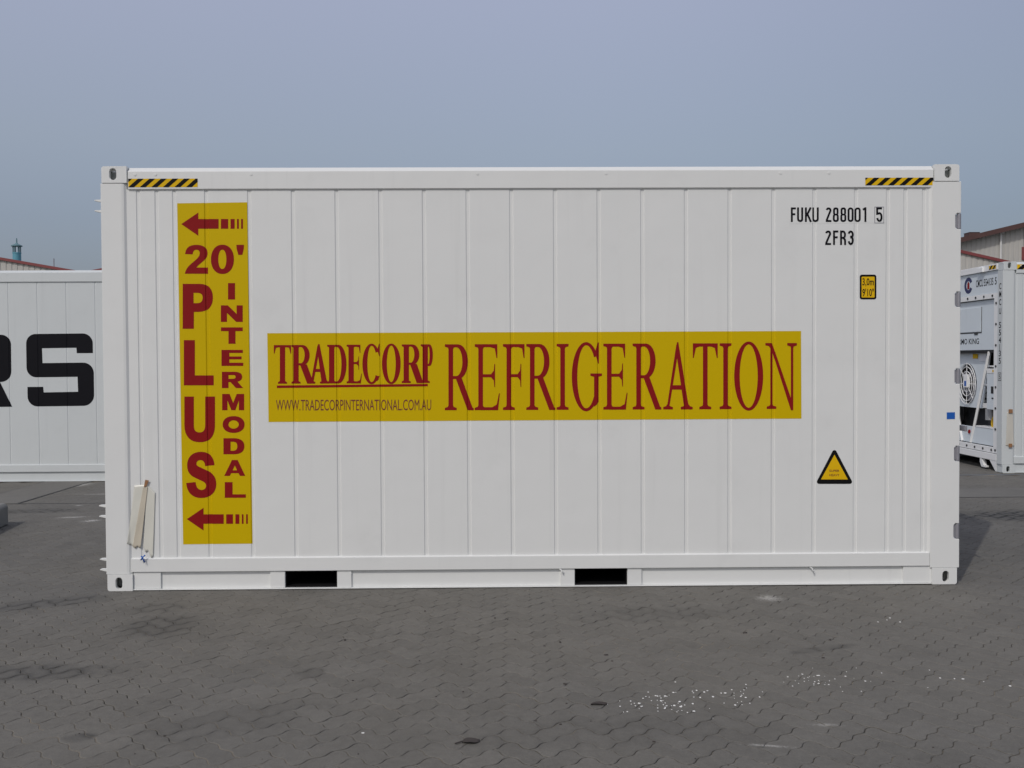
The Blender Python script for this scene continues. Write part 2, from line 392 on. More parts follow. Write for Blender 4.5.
class Decal:
    """flat art gathered in (a,b) and laid on a plane; coplanar pieces step forward a fraction of a mm"""
    def __init__(s): s.items = []
    def add(s, comps, fa):
        for k, (o, hs) in enumerate(comps):
            s.items.append(([fa(*p) for p in o], [[fa(*p) for p in h] for h in hs], k))
        return s
    def glyph(s, comps, rect, to):
        x0, y0, x1, y1 = rect; wmax = 1.0
        return s.add(comps, lambda a, b: to(x0+(x1-x0)*a, y1+(y0-y1)*b))
    def build(s, name, m, parent, f3, fold=None, label=None):
        mb = MB()
        for o, hs, k in s.items:
            mb.sheet(o, lambda a, b: f3(a, b, -0.0002*(k % 10)), hs)
        if fold: fold(mb.bm)
        return mb.build(name, m, parent)

_tcache = {}
def bfont(txt, bold=0.0):
    """triangles of the built-in font in a unit box"""
    key = (txt, bold)
    if key in _tcache: return _tcache[key]
    c = bpy.data.curves.new('lettering', 'FONT'); c.body = txt; c.resolution_u = 3; c.offset = bold; c.space_character = 1+bold*2
    o = bpy.data.objects.new('lettering', c); col.objects.link(o)
    bpy.context.view_layer.update()
    me = bpy.data.meshes.new_from_object(o.evaluated_get(bpy.context.evaluated_depsgraph_get()))
    V = [v.co.copy() for v in me.vertices]; F = [list(p.vertices) for p in me.polygons]
    bpy.data.objects.remove(o); bpy.data.curves.remove(c); bpy.data.meshes.remove(me)
    x0, x1 = min(v.x for v in V), max(v.x for v in V); y0, y1 = min(v.y for v in V), max(v.y for v in V)
    _tcache[key] = ([((v.x-x0)/(x1-x0), (v.y-y0)/(y1-y0)) for v in V], F)
    return _tcache[key]
def text_into(bm, txt, f3, bold=0.0):
    V, F = bfont(txt, bold); vs = [bm.verts.new(f3(a, b)) for a, b in V]
    for f in F:
        try: bm.faces.new([vs[i] for i in f])
        except ValueError: pass

# ================================================================== GROUND
PAVE, PANG, WAVE = 0.1125, R(44.0), .075
def ground_material(name, stones):
    m, t, b, o = principled(name)
    sp = t.node('ShaderNodeSeparateXYZ'); t.put(sp.inputs[0], o); X, Y = sp.outputs[0], sp.outputs[1]
    W = PAVE; ca, sa = math.cos(PANG)/W, math.sin(PANG)/W
    xr = t.m('ADD', t.m('MULTIPLY', X, ca), t.m('MULTIPLY', Y, sa))
    yr = t.m('SUBTRACT', t.m('MULTIPLY', Y, ca), t.m('MULTIPLY', X, sa))
    two = 2*math.pi
    x = t.m('ADD', xr, t.m('MULTIPLY', t.m('SINE', t.m('MULTIPLY', yr, two)), WAVE))
    y = t.m('ADD', yr, t.m('MULTIPLY', t.m('SINE', t.m('MULTIPLY', xr, two)), WAVE))
    ci, cj = t.m('FLOOR', x), t.m('FLOOR', y); fx, fy = t.m('FRACT', x), t.m('FRACT', y)
    k = t.m('FLOORED_MODULO', t.m('ADD', t.m('SUBTRACT', ci, cj), .01), 4.0)
    def isk(v): return t.m('COMPARE', k, v+.01, .3)
    k0, k1, k2, k3 = isk(0), isk(1), isk(2), isk(3)
    dl = t.m('ADD', fx, k1); dr = t.m('ADD', t.m('SUBTRACT', 1.0, fx), k0)
    db = t.m('ADD', fy, k2); dt = t.m('ADD', t.m('SUBTRACT', 1.0, fy), k3)
    d = t.m('MINIMUM', t.m('MINIMUM', dl, dr), t.m('MINIMUM', db, dt))
    bi = t.m('SUBTRACT', ci, k1); bj = t.m('SUBTRACT', cj, k2)
    wn = t.node('ShaderNodeTexWhiteNoise', noise_dimensions='2D'); t.put(wn.inputs['Vector'], t.comb(bi, bj))
    rnd = wn.outputs['Value']
    gap = t.noise(o, 2.6, 5.0, .7)                       # how open or how filled the joints are
    jw = t.m('MULTIPLY_ADD', t.sstep(gap, .46, .66), .060, .012)
    joint = t.m('SUBTRACT', 1.0, t.sstep(t.m('DIVIDE', d, jw), .45, 1.15))
    # colours
    big = t.noise(o, .55, 5.0, .6); mid_ = t.noise(o, 3.1, 5.0, .65); fine = t.noise(o, 120.0, 4.0, .75); mott = t.noise(o, 22.0, 5.0, .7)
    tone = t.m('ADD', t.m('ADD', t.m('MULTIPLY_ADD', big, .22, .79), t.m('MULTIPLY_ADD', rnd, .10, -.05)), t.m('ADD', t.m('MULTIPLY_ADD', mid_, .34, -.17), t.m('ADD', t.m('MULTIPLY_ADD', fine, .56, -.28), t.m('MULTIPLY_ADD', mott, .44, -.22))))
    c = t.mix(1.0, t.mix(t.noise(o, .8, 3.0), (.174, .165, .144), (.146, .143, .134)), t.comb(tone, tone, tone), 'MULTIPLY')
    sand = t.sstep(t.noise(o, 1.5, 3.0), .42, .60)
    jc = t.mix(sand, (.075, .070, .062), (.215, .190, .150))
    c = t.mix(t.m('MULTIPLY', joint, .22 if stones else .85), c, jc)
    # stains with a shape of their own: damp patches, tyre smudges, white paint scuffs
    edge = t.m('MULTIPLY_ADD', t.noise(o, 7.0, 5.0, .7), 1.5, -.75)
    edgef = t.m('MULTIPLY_ADD', t.noise(o, 48.0, 6.0, .85), 3.2, -1.35)
    def spot(cx, cy, rx, ry, rot=0.0, hard=.5, edge=edge):
        u = t.m('MULTIPLY', t.m('SUBTRACT', X, cx), 1.0); v = t.m('SUBTRACT', Y, cy)
        c_, s_ = math.cos(R(rot)), math.sin(R(rot))
        a = t.m('DIVIDE', t.m('ADD', t.m('MULTIPLY', u, c_), t.m('MULTIPLY', v, s_)), rx)
        e = t.m('DIVIDE', t.m('SUBTRACT', t.m('MULTIPLY', v, c_), t.m('MULTIPLY', u, s_)), ry)
        q = t.m('SQRT', t.m('ADD', t.m('MULTIPLY', a, a), t.m('MULTIPLY', e, e)))
        return t.m('SUBTRACT', 1.0, t.sstep(t.m('ADD', q, edge), hard, 1.15))
    dark = None
    for (cx, cy, rx, ry, rot, st) in ((5.3, 3.05, .95, .42, 0, .80), (6.5, 3.0, .9, .5, 8, .75), (-3.3, -.32, .42, .16, 25, .42), (-2.35, -.95, .25, .32, 0, .40), (-2.5, -.5, .2, .18, 0, .3),
                                      (-2.78, -1.85, .55, .16, 4, .45), (-5.3, 3.85, .55, .2, 5, .42), (-2.08, -2.76, .075, .055, 0, .5), (1.55, -1.55, .25, .05, 20, .35), (-1.25, -1.9, .10, .10, 0, .25),
                                      (.75, -.75, .6, .22, 10, .22), (.2, -2.75, .9, .2, 5, .15), (-1.5, -2.6, .5, .2, 30, .2)):
        s_ = t.m('MULTIPLY', spot(cx, cy, rx, ry, rot), st)
        dark = s_ if dark is None else t.m('MAXIMUM', dark, s_)
    near = t.m('SUBTRACT', 1.0, t.sstep(d, .02, .34))
    dk = t.m('MINIMUM', .95, t.m('MULTIPLY', dark, t.m('MULTIPLY_ADD', near, .65, .60)))
    c = t.mix(dk, c, (.028, .028, .028))
    white = None
    for (cx, cy, rx, ry, rot, st) in ((1.58, -.36, .13, .13, 0, .55), (-4.72, 3.4, .24, .07, 12, .6), (-5.75, 6.15, .16, .3, -10, .55), (-5.1, 5.22, .45, .05, 0, .55), (-4.42, 3.16, .13, .10, 20, .8),
                                      (-5.0, 4.25, .07, .07, 0, .5), (6.2, 3.65, .3, .08, 0, .6), (6.1, 3.1, .2, .1, 0, .4), (.88, -2.93, .14, .018, -12, .5), (1.2, -2.7, .10, .03, -8, .3), (5.0, 1.7, .1, .05, 0, .3)):
        s_ = t.m('MULTIPLY', spot(cx, cy, rx, ry, rot, .1, edgef), st)
        white = s_ if white is None else t.m('MAXIMUM', white, s_)
    c = t.mix(t.m('MULTIPLY', white, t.m('MULTIPLY_ADD', joint, -.6, .8)), c, (.66, .65, .62))
    t.put(b.inputs['Base Color'], c)
    t.put(b.inputs['Roughness'], t.m('SUBTRACT', .88, t.m('MULTIPLY', dark, .3)))
    b.inputs['Specular IOR Level'].default_value = .25
    # relief: chamfered joints, tilted and unevenly settled stones, rough skin
    skin = t.m('ADD', t.m('MULTIPLY', t.noise(o, 260, 2.0), .0011), t.m('MULTIPLY', t.noise(o, 30.0, 4.0), .0014))
    ch = t.sstep(t.m('DIVIDE', d, t.m('ADD', jw, .05)), .15, 1.0)
    hgt = skin if stones else t.m('ADD', skin, t.m('ADD', t.m('MULTIPLY', ch, .0035), t.m('MULTIPLY', rnd, .001)))
    bp = t.node('ShaderNodeBump'); bp.inputs['Strength'].default_value = 1.0; bp.inputs['Distance'].default_value = 1.0
    t.put(bp.inputs['Height'], hgt); t.put(b.inputs['Normal'], bp.outputs[0])
    return m

# the yard: sand bed and real chamfered stones where the camera sees them, a plain sheet to the horizon around that
PX0, PX1, PY0, PY1 = -8.6, 9.6, -5.2, 6.6
def settle(x, y): return -.0016 + .0010*math.sin(x*1.7+.6*y) + .0009*math.sin(y*2.3-x*.8+1.0)
g = MB(); S_ = 900
for x0, x1, y0, y1 in ((-S_, S_, -S_, PY0), (-S_, S_, PY1, S_), (-S_, PX0, PY0, PY1), (PX1, S_, PY0, PY1)):
    g.quad((x0, y0, -.001), (x1, y0, -.001), (x1, y1, -.001), (x0, y1, -.001))
tag(g.build('ground', ground_material('distant_pavers', False)), kind='structure')
def sand_material():
    m, t, b, o = principled('joint_sand')
    n = t.noise(o, 1.7, 5.0, .6)
    c = t.mix(t.sstep(n, .40, .60), (.065, .060, .053), (.27, .235, .18))
    c = t.mix(t.m('MULTIPLY', t.noise(o, 45, 4.0, .7), .5), c, (.10, .092, .078))
    t.put(b.inputs['Base Color'], c); b.inputs['Roughness'].default_value = .95; b.inputs['Specular IOR Level'].default_value = .1
    return m
from mathutils import noise as mnoise
g = MB(); nx, ny = int((PX1-PX0)/.07), int((PY1-PY0)/.07)
def bed(u, v):
    x, y = PX0+(PX1-PX0)*u, PY0+(PY1-PY0)*v
    f = mnoise.noise((x*.9, y*.9, 3.0))*.55 + mnoise.noise((x*3.1, y*3.1, 7.0))*.45
    return (x, y, settle(x, y)-.0050+.0044*max(-1.0, min(.55, f*1.7)))
g.grid(bed, nx, ny); tag(g.build('joint_sand', sand_material(), smooth=True, normals=False), kind='structure')
def paving():
    rng = random.Random(3); V, F = [], []
    c_, s_ = math.cos(PANG), math.sin(PANG); two = 2*math.pi
    def world(x, y):
        a, b = x, y
        for _ in range(7): a, b = x-WAVE*math.sin(two*b), y-WAVE*math.sin(two*a)
        a *= PAVE; b *= PAVE
        return (a*c_-b*s_, a*s_+b*c_)
    def ring(i, j, w_, h_, ins, n):
        x0, x1, y0, y1 = i+ins, i+w_-ins, j+ins, j+h_-ins; out = []
        for (ax, ay, bx_, by_, k) in ((x0, y0, x1, y0, w_), (x1, y0, x1, y1, h_), (x1, y1, x0, y1, w_), (x0, y1, x0, y0, h_)):
            for q in range(n*k): u = q/(n*k); out.append(world(ax+(bx_-ax)*u, ay+(by_-ay)*u))
        return out
    N_ = int(14/PAVE)
    for i in range(-N_, N_):
        for j in range(-N_, N_):
            k = (i-j) % 4
            if k == 0: w_, h_ = 2, 1
            elif k == 3: w_, h_ = 1, 2
            else: continue
            cx, cy = world(i+w_/2, j+h_/2)
            if not (PX0+.1 < cx < PX1-.1 and PY0+.1 < cy < PY1-.1): continue
            if abs(cx) < 2.8 and .6 < cy < 1.9: continue          # nothing to see in the middle under the container
            n = 6 if cy < -.2 else 3
            g_ = .011+.010*rng.random(); z0 = settle(cx, cy)+rng.gauss(0, .0005); tx, ty = rng.gauss(0, .0035), rng.gauss(0, .0035)
            def zz_(p, dz): return min(-.0002, z0+(p[0]-cx)*tx+(p[1]-cy)*ty) + dz
            top, mid_, low = ring(i, j, w_, h_, g_+.028, n), ring(i, j, w_, h_, g_, n), ring(i, j, w_, h_, g_, n)
            b0 = len(V); L_ = len(top)
            V.extend((p[0], p[1], zz_(p, 0)) for p in top); V.extend((p[0], p[1], zz_(p, -.0020)) for p in mid_); V.extend((p[0], p[1], zz_(p, -.014)) for p in low)
            F.append(tuple(range(b0, b0+L_)))
            for q in range(L_):
                r_ = (q+1) % L_
                F.append((b0+L_+q, b0+L_+r_, b0+r_, b0+q)); F.append((b0+2*L_+q, b0+2*L_+r_, b0+L_+r_, b0+L_+q))
    me = bpy.data.meshes.new('paving'); me.from_pydata(V, [], F); me.update()
    o = bpy.data.objects.new('paving', me); col.objects.link(o); me.materials.append(ground_material('concrete_pavers', True))
    tag(o, kind='structure')
paving()

def strip_material():
    m, t, b, o = principled('worn_concrete_strip')
    tone = t.m('ADD', t.m('MULTIPLY_ADD', t.noise(o, 1.4, 5.0, .65), .7, .62), t.m('MULTIPLY_ADD', t.noise(o, 90, 3.0), .3, -.15))
    c = t.mix(1.0, (.150, .145, .132), t.comb(tone, tone, tone), 'MULTIPLY')
    t.put(b.inputs['Base Color'], c); b.inputs['Roughness'].default_value = .9
    bp = t.node('ShaderNodeBump'); bp.inputs['Distance'].default_value = .003; t.put(bp.inputs['Height'], t.noise(o, 60, 4.0)); t.put(b.inputs['Normal'], bp.outputs[0])
    return m
SM = strip_material()
def slab_strip(name, x0, x1, y0, y1):
    s = MB(); s.box(x0, x1, y0, y1, -.05, .004)
    tag(s.build(name, SM, bevel=.003), kind='structure')
    j = MB()
    if x1-x0 > y1-y0:
        for yy in (y0-.018, y1+.003): j.box(x0, x1, yy, yy+.015, -.03, .0025)
    else:
        for xx in (x0-.018, x1+.003): j.box(xx, xx+.015, y0, y1, -.03, .0025)
    tag(j.build('kerb_joint', M['dark_steel']), kind='structure')
slab_strip('drain_strip', 0, 60, 4.40, 5.16)
slab_strip('path_strip', -6.38, -5.78, 4.44, 30.0)
j_ = MB(); j_.box(-60, -.02, 4.41, 4.43, -.03, .0015); tag(j_.build('kerb_joint', M['dark_steel']), kind='structure')
slab_strip('path_strip', 8.4, 9.0, 5.20, 30.0)

# ================================================================== CONTAINERS
def oval(cx, cz, rx, rz, n=8):
    return [(cx+rx*math.cos(R(a)), cz+(rz-rx)+rx*math.sin(R(a))) for a in range(0, 181, 180//n)] + [(cx+rx*math.cos(R(a)), cz-(rz-rx)+rx*math.sin(R(a))) for a in range(180, 361, 180//n)]

class Box:
    """one insulated container: front side at local y=0, x from -L/2 to L/2"""
    def __init__(s, name, loc, L, H, seams, label, cat, white, group=None, W=2.438):
        s.L, s.H, s.W, s.seams, s.white = L, H, W, sorted(seams), white
        s.loc = Vector(loc); s.root = tag(empty(name, loc), label, cat, group)
        s.PY = .019; s.GD = .0052; s.GW = .015; s.lpo = .008
        s.breaks = []
        for g_ in s.seams: s.breaks += [g_-s.GW, g_-s.GW+.006, g_+s.GW-.006, g_+s.GW]
    def depth(s, x):
        for g_ in s.seams:
            a = abs(x-g_)
            if a < s.GW: return s.PY + s.GD*min(1.0, (s.GW-a)/.006)
        return s.PY
    def fold(s, off):
        def f(bm):
            for b_ in s.breaks:
                xs = [v.co.x for v in bm.verts]
                if min(xs) < b_ < max(xs):
                    bmesh.ops.bisect_plane(bm, geom=bm.verts[:]+bm.edges[:]+bm.faces[:], dist=1e-6, plane_co=(b_, 0, 0), plane_no=(1, 0, 0))
            for v in bm.verts: v.co.y = s.depth(v.co.x) - off + v.co.y
        return f
    def px(s, px, py, Y=None):
        p = at_y(px, py, s.loc.y + (s.PY if Y is None else Y)); return (p.x-s.loc.x, p.z)
    def shell(s, right_post=(.187, .016), notches=(), rivets=None):
        L, H, W, m, r = s.L, s.H, s.W, s.white, s.root
        hx = L/2; cw, chh, cdp = .178, .118, .162
        for sx_ in (-1, 1):
            for top in (0, 1):
                for back in (0, 1):
                    mb = MB(); x0, x1 = (-hx, -hx+cw) if sx_ < 0 else (hx-cw, hx)
                    z0, z1 = (H-chh, H) if top else (0.0, chh)
                    fy = (lambda v: v) if not back else (lambda v: W-v)
                    cx = (x0+x1)/2 + (.008*sx_); cz = (z0+z1)/2 + (.004 if top else -.002)
                    cor = (sx_ > 0 and not top, sx_ > 0 and top, sx_ < 0 and top, sx_ < 0 and not top)
                    mb.prism(rrect(x0, z0, x1, z1, .018, 5, cor), lambda a, b, k: (a, fy(.03*k), b), [oval(cx, cz, .024, .041)])
                    if top: mb.prism([(x0+.004, .032), (x1, .032), (x1, cdp), (x0+.004, cdp)], lambda a, b, k: (a, fy(b), H-.002-.026*k), [[(cx+.03*math.cos(R(q)), .085+.045*math.sin(R(q))) for q in range(0, 360, 20)]])
                    else: mb.box(x0+.004, x1-.002, min(fy(.032), fy(cdp)), max(fy(.032), fy(cdp)), z1-.026, z1-.002)
                    mb.box(x0+.003, x0+.02, min(fy(.032), fy(cdp)), max(fy(.032), fy(cdp)), z0+.004, z1-.03)
                    mb.box(x1-.02, x1-.003, min(fy(.032), fy(cdp)), max(fy(.032), fy(cdp)), z0+.004, z1-.03)
                    mb.box(x0+.021, x1-.021, min(fy(cdp-.02), fy(cdp)), max(fy(cdp-.02), fy(cdp)), z0+.004, z1-.03)
                    if top: mb.box(x0+.021, x1-.021, min(fy(.032), fy(cdp-.021)), max(fy(.032), fy(cdp-.021)), z0+.002, z0+.014)
                    o = mb.build('corner_casting', m, r, bevel=.003)
                    if top:
                        mb = MB(); mb.box(x0+.0215, x1-.0215, min(fy(.062), fy(.07)), max(fy(.062), fy(.07)), z0+.0145, z1-.031); mb.build('lit_cavity_plate', M['cavity_grey'], o)  # added plate, coloured so the hole looks lit inside
        # posts
        lw, (rw, rx_) = .165, right_post
        for back in (0, 1):
            fy = (lambda v: v) if not back else (lambda v: W-v)
            mb = MB(); y0, y1 = sorted((fy(.004), fy(.15)))
            mb.prism([(-hx-s.lpo, .004), (-hx+lw-.028, .004), (-hx+lw-.012, .007), (-hx+lw+.006, s.PY+.003), (-hx+lw+.006, .15), (-hx-s.lpo, .15)], lambda a, b, k: (a, fy(b), chh+.001+(H-2*chh-.003)*k))
            mb.build('corner_post', m, r, bevel=.004)
            xr = hx+rx_
            poly = [(hx-rw, chh+.001), (xr, chh+.001)]
            for z0, z1 in sorted(notches):
                d_ = .040; poly += [(xr, z0), (xr-d_+.012, z0), (xr-d_, z0+.014), (xr-d_, z1-.014), (xr-d_+.012, z1), (xr, z1)]
            poly += [(xr, H-chh-.002), (hx-rw, H-chh-.002)]
            mb = MB(); mb.prism(poly, lambda a, b, k: (a, fy(.004+.13*k), b)); mb.build('corner_post', m, r, bevel=.004)
            mb = MB(); mb.prism([(hx-rw-.001, .006), (hx-rw-.022, s.PY+.003), (hx-rw-.022, .13), (hx-rw-.001, .13)], lambda a, b, k: (a, fy(b), .228+(H-chh-.04-.228)*k)); mb.build('post_flange', m, r)
        # hinges of the door end, seen in the notches
        for z0, z1 in notches:
            mb = MB(); xr = hx+rx_
            mb.tube([(xr-.008, .020, z0+.003), (xr-.008, .020, z1-.003)], .0140, 14)
            mb.box(xr-.037, xr-.010, .016, .032, z0+.012, z1-.012)
            mb.build('hinge', M['zinc'], r, bevel=.002)
        # rails
        xa, xb = -hx+cw+.004, hx-cw-.004
        for back in (0, 1):
            fy = (lambda v: v) if not back else (lambda v: W-v)
            prof = [(.006, H-.160), (.006, H-.036), (.046, H-.004), (.11, H-.004), (.11, H-.166), (.016, H-.166), (.012, H-.160)]
            mb = MB(); mb.prism(prof, lambda a, b, k: (xa+(xb-xa)*k, fy(a), b)); mb.build('top_side_rail', m, r, bevel=.003)
            xs_ = rivets or [xa+.06+.52*q+.1*math.sin(q*2.3) for q in range(int((xb-xa)/.55))]
            for x_ in (xs_ if not back else ()):
                mb = MB(); mb.tube([(x_, .009, H-.058), (x_, .0032, H-.058)], [.011, .009], 12); mb.build('rivet', m, r)
            prof = [(.006, .133), (.006, .228), (.021, .2335), (.10, .2335), (.10, .15), (.045, .133)]
            mb = MB(); mb.prism(prof, lambda a, b, k: (-hx+lw+.002+(hx-rw-.004+hx-lw)*k, fy(a), b)); mb.build('bottom_side_rail', m, r, bevel=.003)
        # grooved side walls
        xs = [-hx+lw-.02] + [b_ for b_ in s.breaks] + [hx-rw+.02]
        for back in (0, 1):
            mb = MB(); P = [(x, s.depth(x)) for x in xs]
            out = P + [(xs[-1], .085), (xs[0], .085)]
            fy = (lambda v: v) if not back else (lambda v: W-v)
            mb.prism(out, lambda a, b, k: (a, fy(b), .228+(H-.16-.228)*k)); mb.build('side_panel', m, r)
        mb = MB(); x_ = -hx+.1; prof = [(-hx+.1, H-.05)]
        while x_ < hx-.3: prof += [(x_+.05, H-.03), (x_+.15, H-.03), (x_+.2, H-.022), (x_+.3, H-.022)]; x_ += .3
        prof += [(hx-.1, H-.03), (hx-.1, H-.08), (-hx+.1, H-.08)]
        mb.prism(prof, lambda a, b, k: (a, .112+(W-.224)*k, b)); mb.build('roof_panel', m, r)
        mb = MB(); mb.box(-hx+.2, hx-.2, .105, W-.105, .15, .22); mb.build('floor_panel', M['aluminium'], r)
    def skirt(s, pockets, plates, ends):
        """leaning plate under the bottom rail, cut by the fork pockets; local x values"""
        L, W, r, m = s.L, s.W, s.root, s.white; hx = L/2
        segs, x = [], -hx+.18
        for a, b in sorted(pockets): segs.append((x, a)); x = b
        segs.append((x, hx-.18))
        for back in (0, 1):
            fy = (lambda v: v) if not back else (lambda v: W-v)
            mb = MB()
            for a, b in segs:
                mb.prism([(.031, .1325), (.029, .0115), (.060, .0115), (.060, .1325)], lambda u, v, k: (a+(b-a)*k, fy(u), v))
            mb.build('bottom_skirt', m, r)
            for a, b in plates:
                mb = MB(); mb.prism([(.017, .1322), (.015, .0118), (.0285, .0118), (.0305, .1322)], lambda u, v, k: (a+(b-a)*k, fy(u), v))
                mb.build('stiffener_plate', m, r, bevel=.002)
            mb = MB(); y0, y1 = sorted((fy(.004), fy(.07))); mb.box(-hx+.18, hx-.18, y0, y1, .0035, .0110); mb.build('bottom_flange', m, r, bevel=.002)
        for a, b in pockets:
            mb = MB(); t_ = .008
            mb.box(a, b, .03, W-.03, .0112, .0112+t_); mb.box(a, b, .03, W-.03, .125, .1322)
            mb.box(a, a+.006, .03, W-.03, .0112+t_, .1248); mb.box(b-.006, b, .03, W-.03, .0112+t_, .1248)
            mb.box(a+.006, b-.006, W/2-.01, W/2+.01, .0112+t_, .1248)
            mb.build('fork_pocket', M['pocket_shade'], r)  # shade of the tunnel is in its black colour, closed halfway
    def doors(s):
        L, H, W, r, m = s.L, s.H, s.W, s.root, s.white; x = L/2
        for z0, z1 in ((H-.13, H-.01), (.02, .15)):
            mb = MB(); mb.box(x-.10, x-.02, .17, W-.17, z0, z1); mb.build('door_frame', m, r, bevel=.006)
        for k in (0, 1):
            y0, y1 = (.10, W/2-.006) if not k else (W/2+.006, W-.10)
            mb = MB(); mb.box(x-.075, x-.012, y0, y1, .155, H-.135); d = mb.build('door', m, r, bevel=.01)
            for yy in (y0+.28, y1-.20):
                mb = MB(); mb.tube([(x+.022, yy, .06), (x+.022, yy, H-.05)], .017, 10)
                for zz in (.25, .9, 1.6, 2.3): mb.box(x-.011, x+.03, yy-.045, yy+.045, zz, zz+.05)
                mb.build('locking_bar', M['zinc'], d)
                mb = MB(); mb.box(x+.038, x+.05, yy-.42, yy+.02, 1.1, 1.14); mb.box(x+.015, x+.037, yy-.02, yy+.02, 1.09, 1.15); mb.build('handle', M['zinc'], d, bevel=.003)
    def end_wall(s):
        mb = MB(); x = -s.L/2
        mb.box(x+.03, x+.1, .12, s.W-.12, .15, s.H-.12); mb.box(x, x+.09, .18, s.W-.18, s.H-.115, s.H-.006); mb.box(x, x+.09, .18, s.W-.18, .05, .148)
        mb.build('end_wall', s.white, s.root, bevel=.005)
    def side_film(s, name, poly, m, off=.0012, label=None, holes=()):
        d = Decal(); d.add([(poly, list(holes))], lambda a, b: (a, b))
        o = d.build(name, m, s.root, lambda a, b, k: (a, k, b), s.fold(off))
        if label: o['label'] = label
        return o

def machinery(bx, logo_text=True):
    """the cooling unit in the left end of a container; u = local y, x measured inward from the end face"""
    r = bx.root; x0 = -bx.L/2; H, W = bx.H, bx.W; C_ = W/2; wh, gp = M['frame_white'], M['grey_panel']
    P = lambda d, u, z: (x0+d, u, z)
    def bxs(name, m, boxes, parent=r, bevel=.003):
        mb = MB()
        for d0, d1, u0, u1, z0, z1 in boxes: mb.box(x0+d0, x0+d1, u0, u1, z0, z1)
        return mb.build(name, m, parent, bevel=bevel)
    bxs('end_header', wh, [(.0, .12, .182, W-.182, H-.095, H-.008)])
    bxs('header_panel', gp, [(.03, .12, .155, W-.155, 2.535, H-.097)])
    bxs('dark_void_wall', M['dark_steel'], [(.42, .46, .16, W-.16, .25, 2.53), (.05, .418, .155, .165, .25, 2.53), (.05, .418, W-.165, W-.155, .25, 2.53)])  # dark colour stands in for the shade of the machinery void
    fr = bxs('bolt_flange', wh, [(.018, .045, .30, W-.30, 2.458, 2.532), (.018, .045, .30, W-.30, .255, .335), (.018, .045, .166, .302, .255, 2.532), (.018, .045, W-.302, W-.166, .255, 2.532)])
    spots = [(.345+.275*i*(W-.69)/1.925, z) for i in range(8) for z in (2.497, .295)] + [(u, .30+.298*i) for i in range(8) for u in (.235, W-.235)]
    for u, z in spots:
        mb = MB(); mb.tube([P(.019, u, z), P(.008, u, z)], .017, 8); mb.build('flange_bolt', M['dark_steel'], fr)
    cov = bxs('upper_cover', gp, [(.06, .12, .31, W-.31, 1.725, 2.45)])
    hatch = bxs('access_hatch', gp, [(.052, .062, .76, W-.76, 1.995, 2.355)], cov)
    bxs('hatch_seam', M['dark_steel'], [(.0565, .060, .745, W-.745, 1.975, 1.99), (.0565, .060, .742, .754, 1.99, 2.36), (.0565, .060, W-.754, W-.742, 1.99, 2.36), (.050, .060, .86, .96, 1.955, 1.985)], cov, 0)
    for tx_, ua, wd in (('THERMO', C_+.494, .52), ('KING', C_-.075, .318)):
        d = MB(); text_into(d.bm, tx_, lambda a, b: (x0+.0585, ua-wd*a, 1.815+.085*b), .009); d.build('lettering', M['letter_black'], cov)
    bxs('air_slot', M['rubber'], [(.07, .3, .31, W-.31, 1.685, 1.722)])
    # lower condenser board with the round fan
    fc = (1.38, 1.215); fr_ = .31
    mb = MB(); mb.prism([(.93, .86), (1.80, .86), (1.88, 1.68), (.70, 1.68)], lambda a, b, k: P(.16+.02*k, a, b), [ell(fc[0], fc[1], .288, fr_, 36)])
    board = mb.build('condenser_board', gp, r)
    mb = MB()
    for rr in (.05, .12, .19, .26, .31): mb.tube([P(.14, fc[0]+rr*.92*math.cos(R(a)), fc[1]+rr*math.sin(R(a))) for a in range(0, 360, 15)], .006, 6, True)
    for a in range(0, 360, 45): mb.tube([P(.143, fc[0]+.04*math.cos(R(a)), fc[1]+.04*math.sin(R(a))), P(.143, fc[0]+.285*math.cos(R(a)), fc[1]+.31*math.sin(R(a)))], .006, 6)
    mb.build('fan_guard', wh, board)
    mb = MB()
    for a in range(0, 360, 60):
        q = [P(.20+.05*(k % 2), fc[0]+rr*math.cos(R(a+da)), fc[1]+rr*math.sin(R(a+da))) for k, (rr, da) in enumerate(((.06, 0), (.06, 40), (.28, 45), (.28, 5)))]
        mb.quad(*q)
    mb.build('fan_blades', M['zinc'], board, thick=.006)
    mb = MB()
    for i in range(7): mb.box(x0+.28, x0+.30, .92, W-.92, .93+.085*i, .98+.085*i)
    mb.build('condenser_coil', M['aluminium'], r)
    o = bxs('junction_box', wh, [(.11, .158, 1.30, 1.43, 1.16, 1.36)]); bxs('box_label', M['blue'], [(.1075, .111, 1.33, 1.39, 1.18, 1.26)], o, 0)
    # V braces
    for s_ in (1, -1):
        uu = lambda v: v if s_ > 0 else W-v
        mb = MB()
        mb.tube([P(.075, uu(.545), 1.70), P(.075, uu(.824), .99), P(.075, uu(1.085), .345)], .024, 4); mb.build('brace', wh, r)
    bxs('label_plate', M['clear_film'], [(.150, .158, .80, 1.0, 1.56, 1.68)]); bxs('warning_label', M['orange_yellow'], [(.150, .158, 1.06, 1.21, 1.60, 1.67)])
    bxs('cross_bar', wh, [(.15, .18, .305, .84, 1.475, 1.50), (.15, .18, .305, .92, 1.20, 1.23)])
    # controller on the near side, plain box on the far side
    cb = bxs('controller_box', gp, [(.07, .30, .292, .60, .865, 1.385)]); bxs('controller_top', wh, [(.066, .30, .290, .603, 1.387, 1.455)], cb)
    bxs('controller_label', M['orange_yellow'], [(.063, .067, .33, .43, 1.405, 1.44)], cb, 0); bxs('controller_display', M['rubber'], [(.064, .071, .38, .47, 1.10, 1.20)], cb, 0); bxs('controller_button', M['rubber'], [(.064, .071, .39, .45, 1.02, 1.04)], cb, 0)
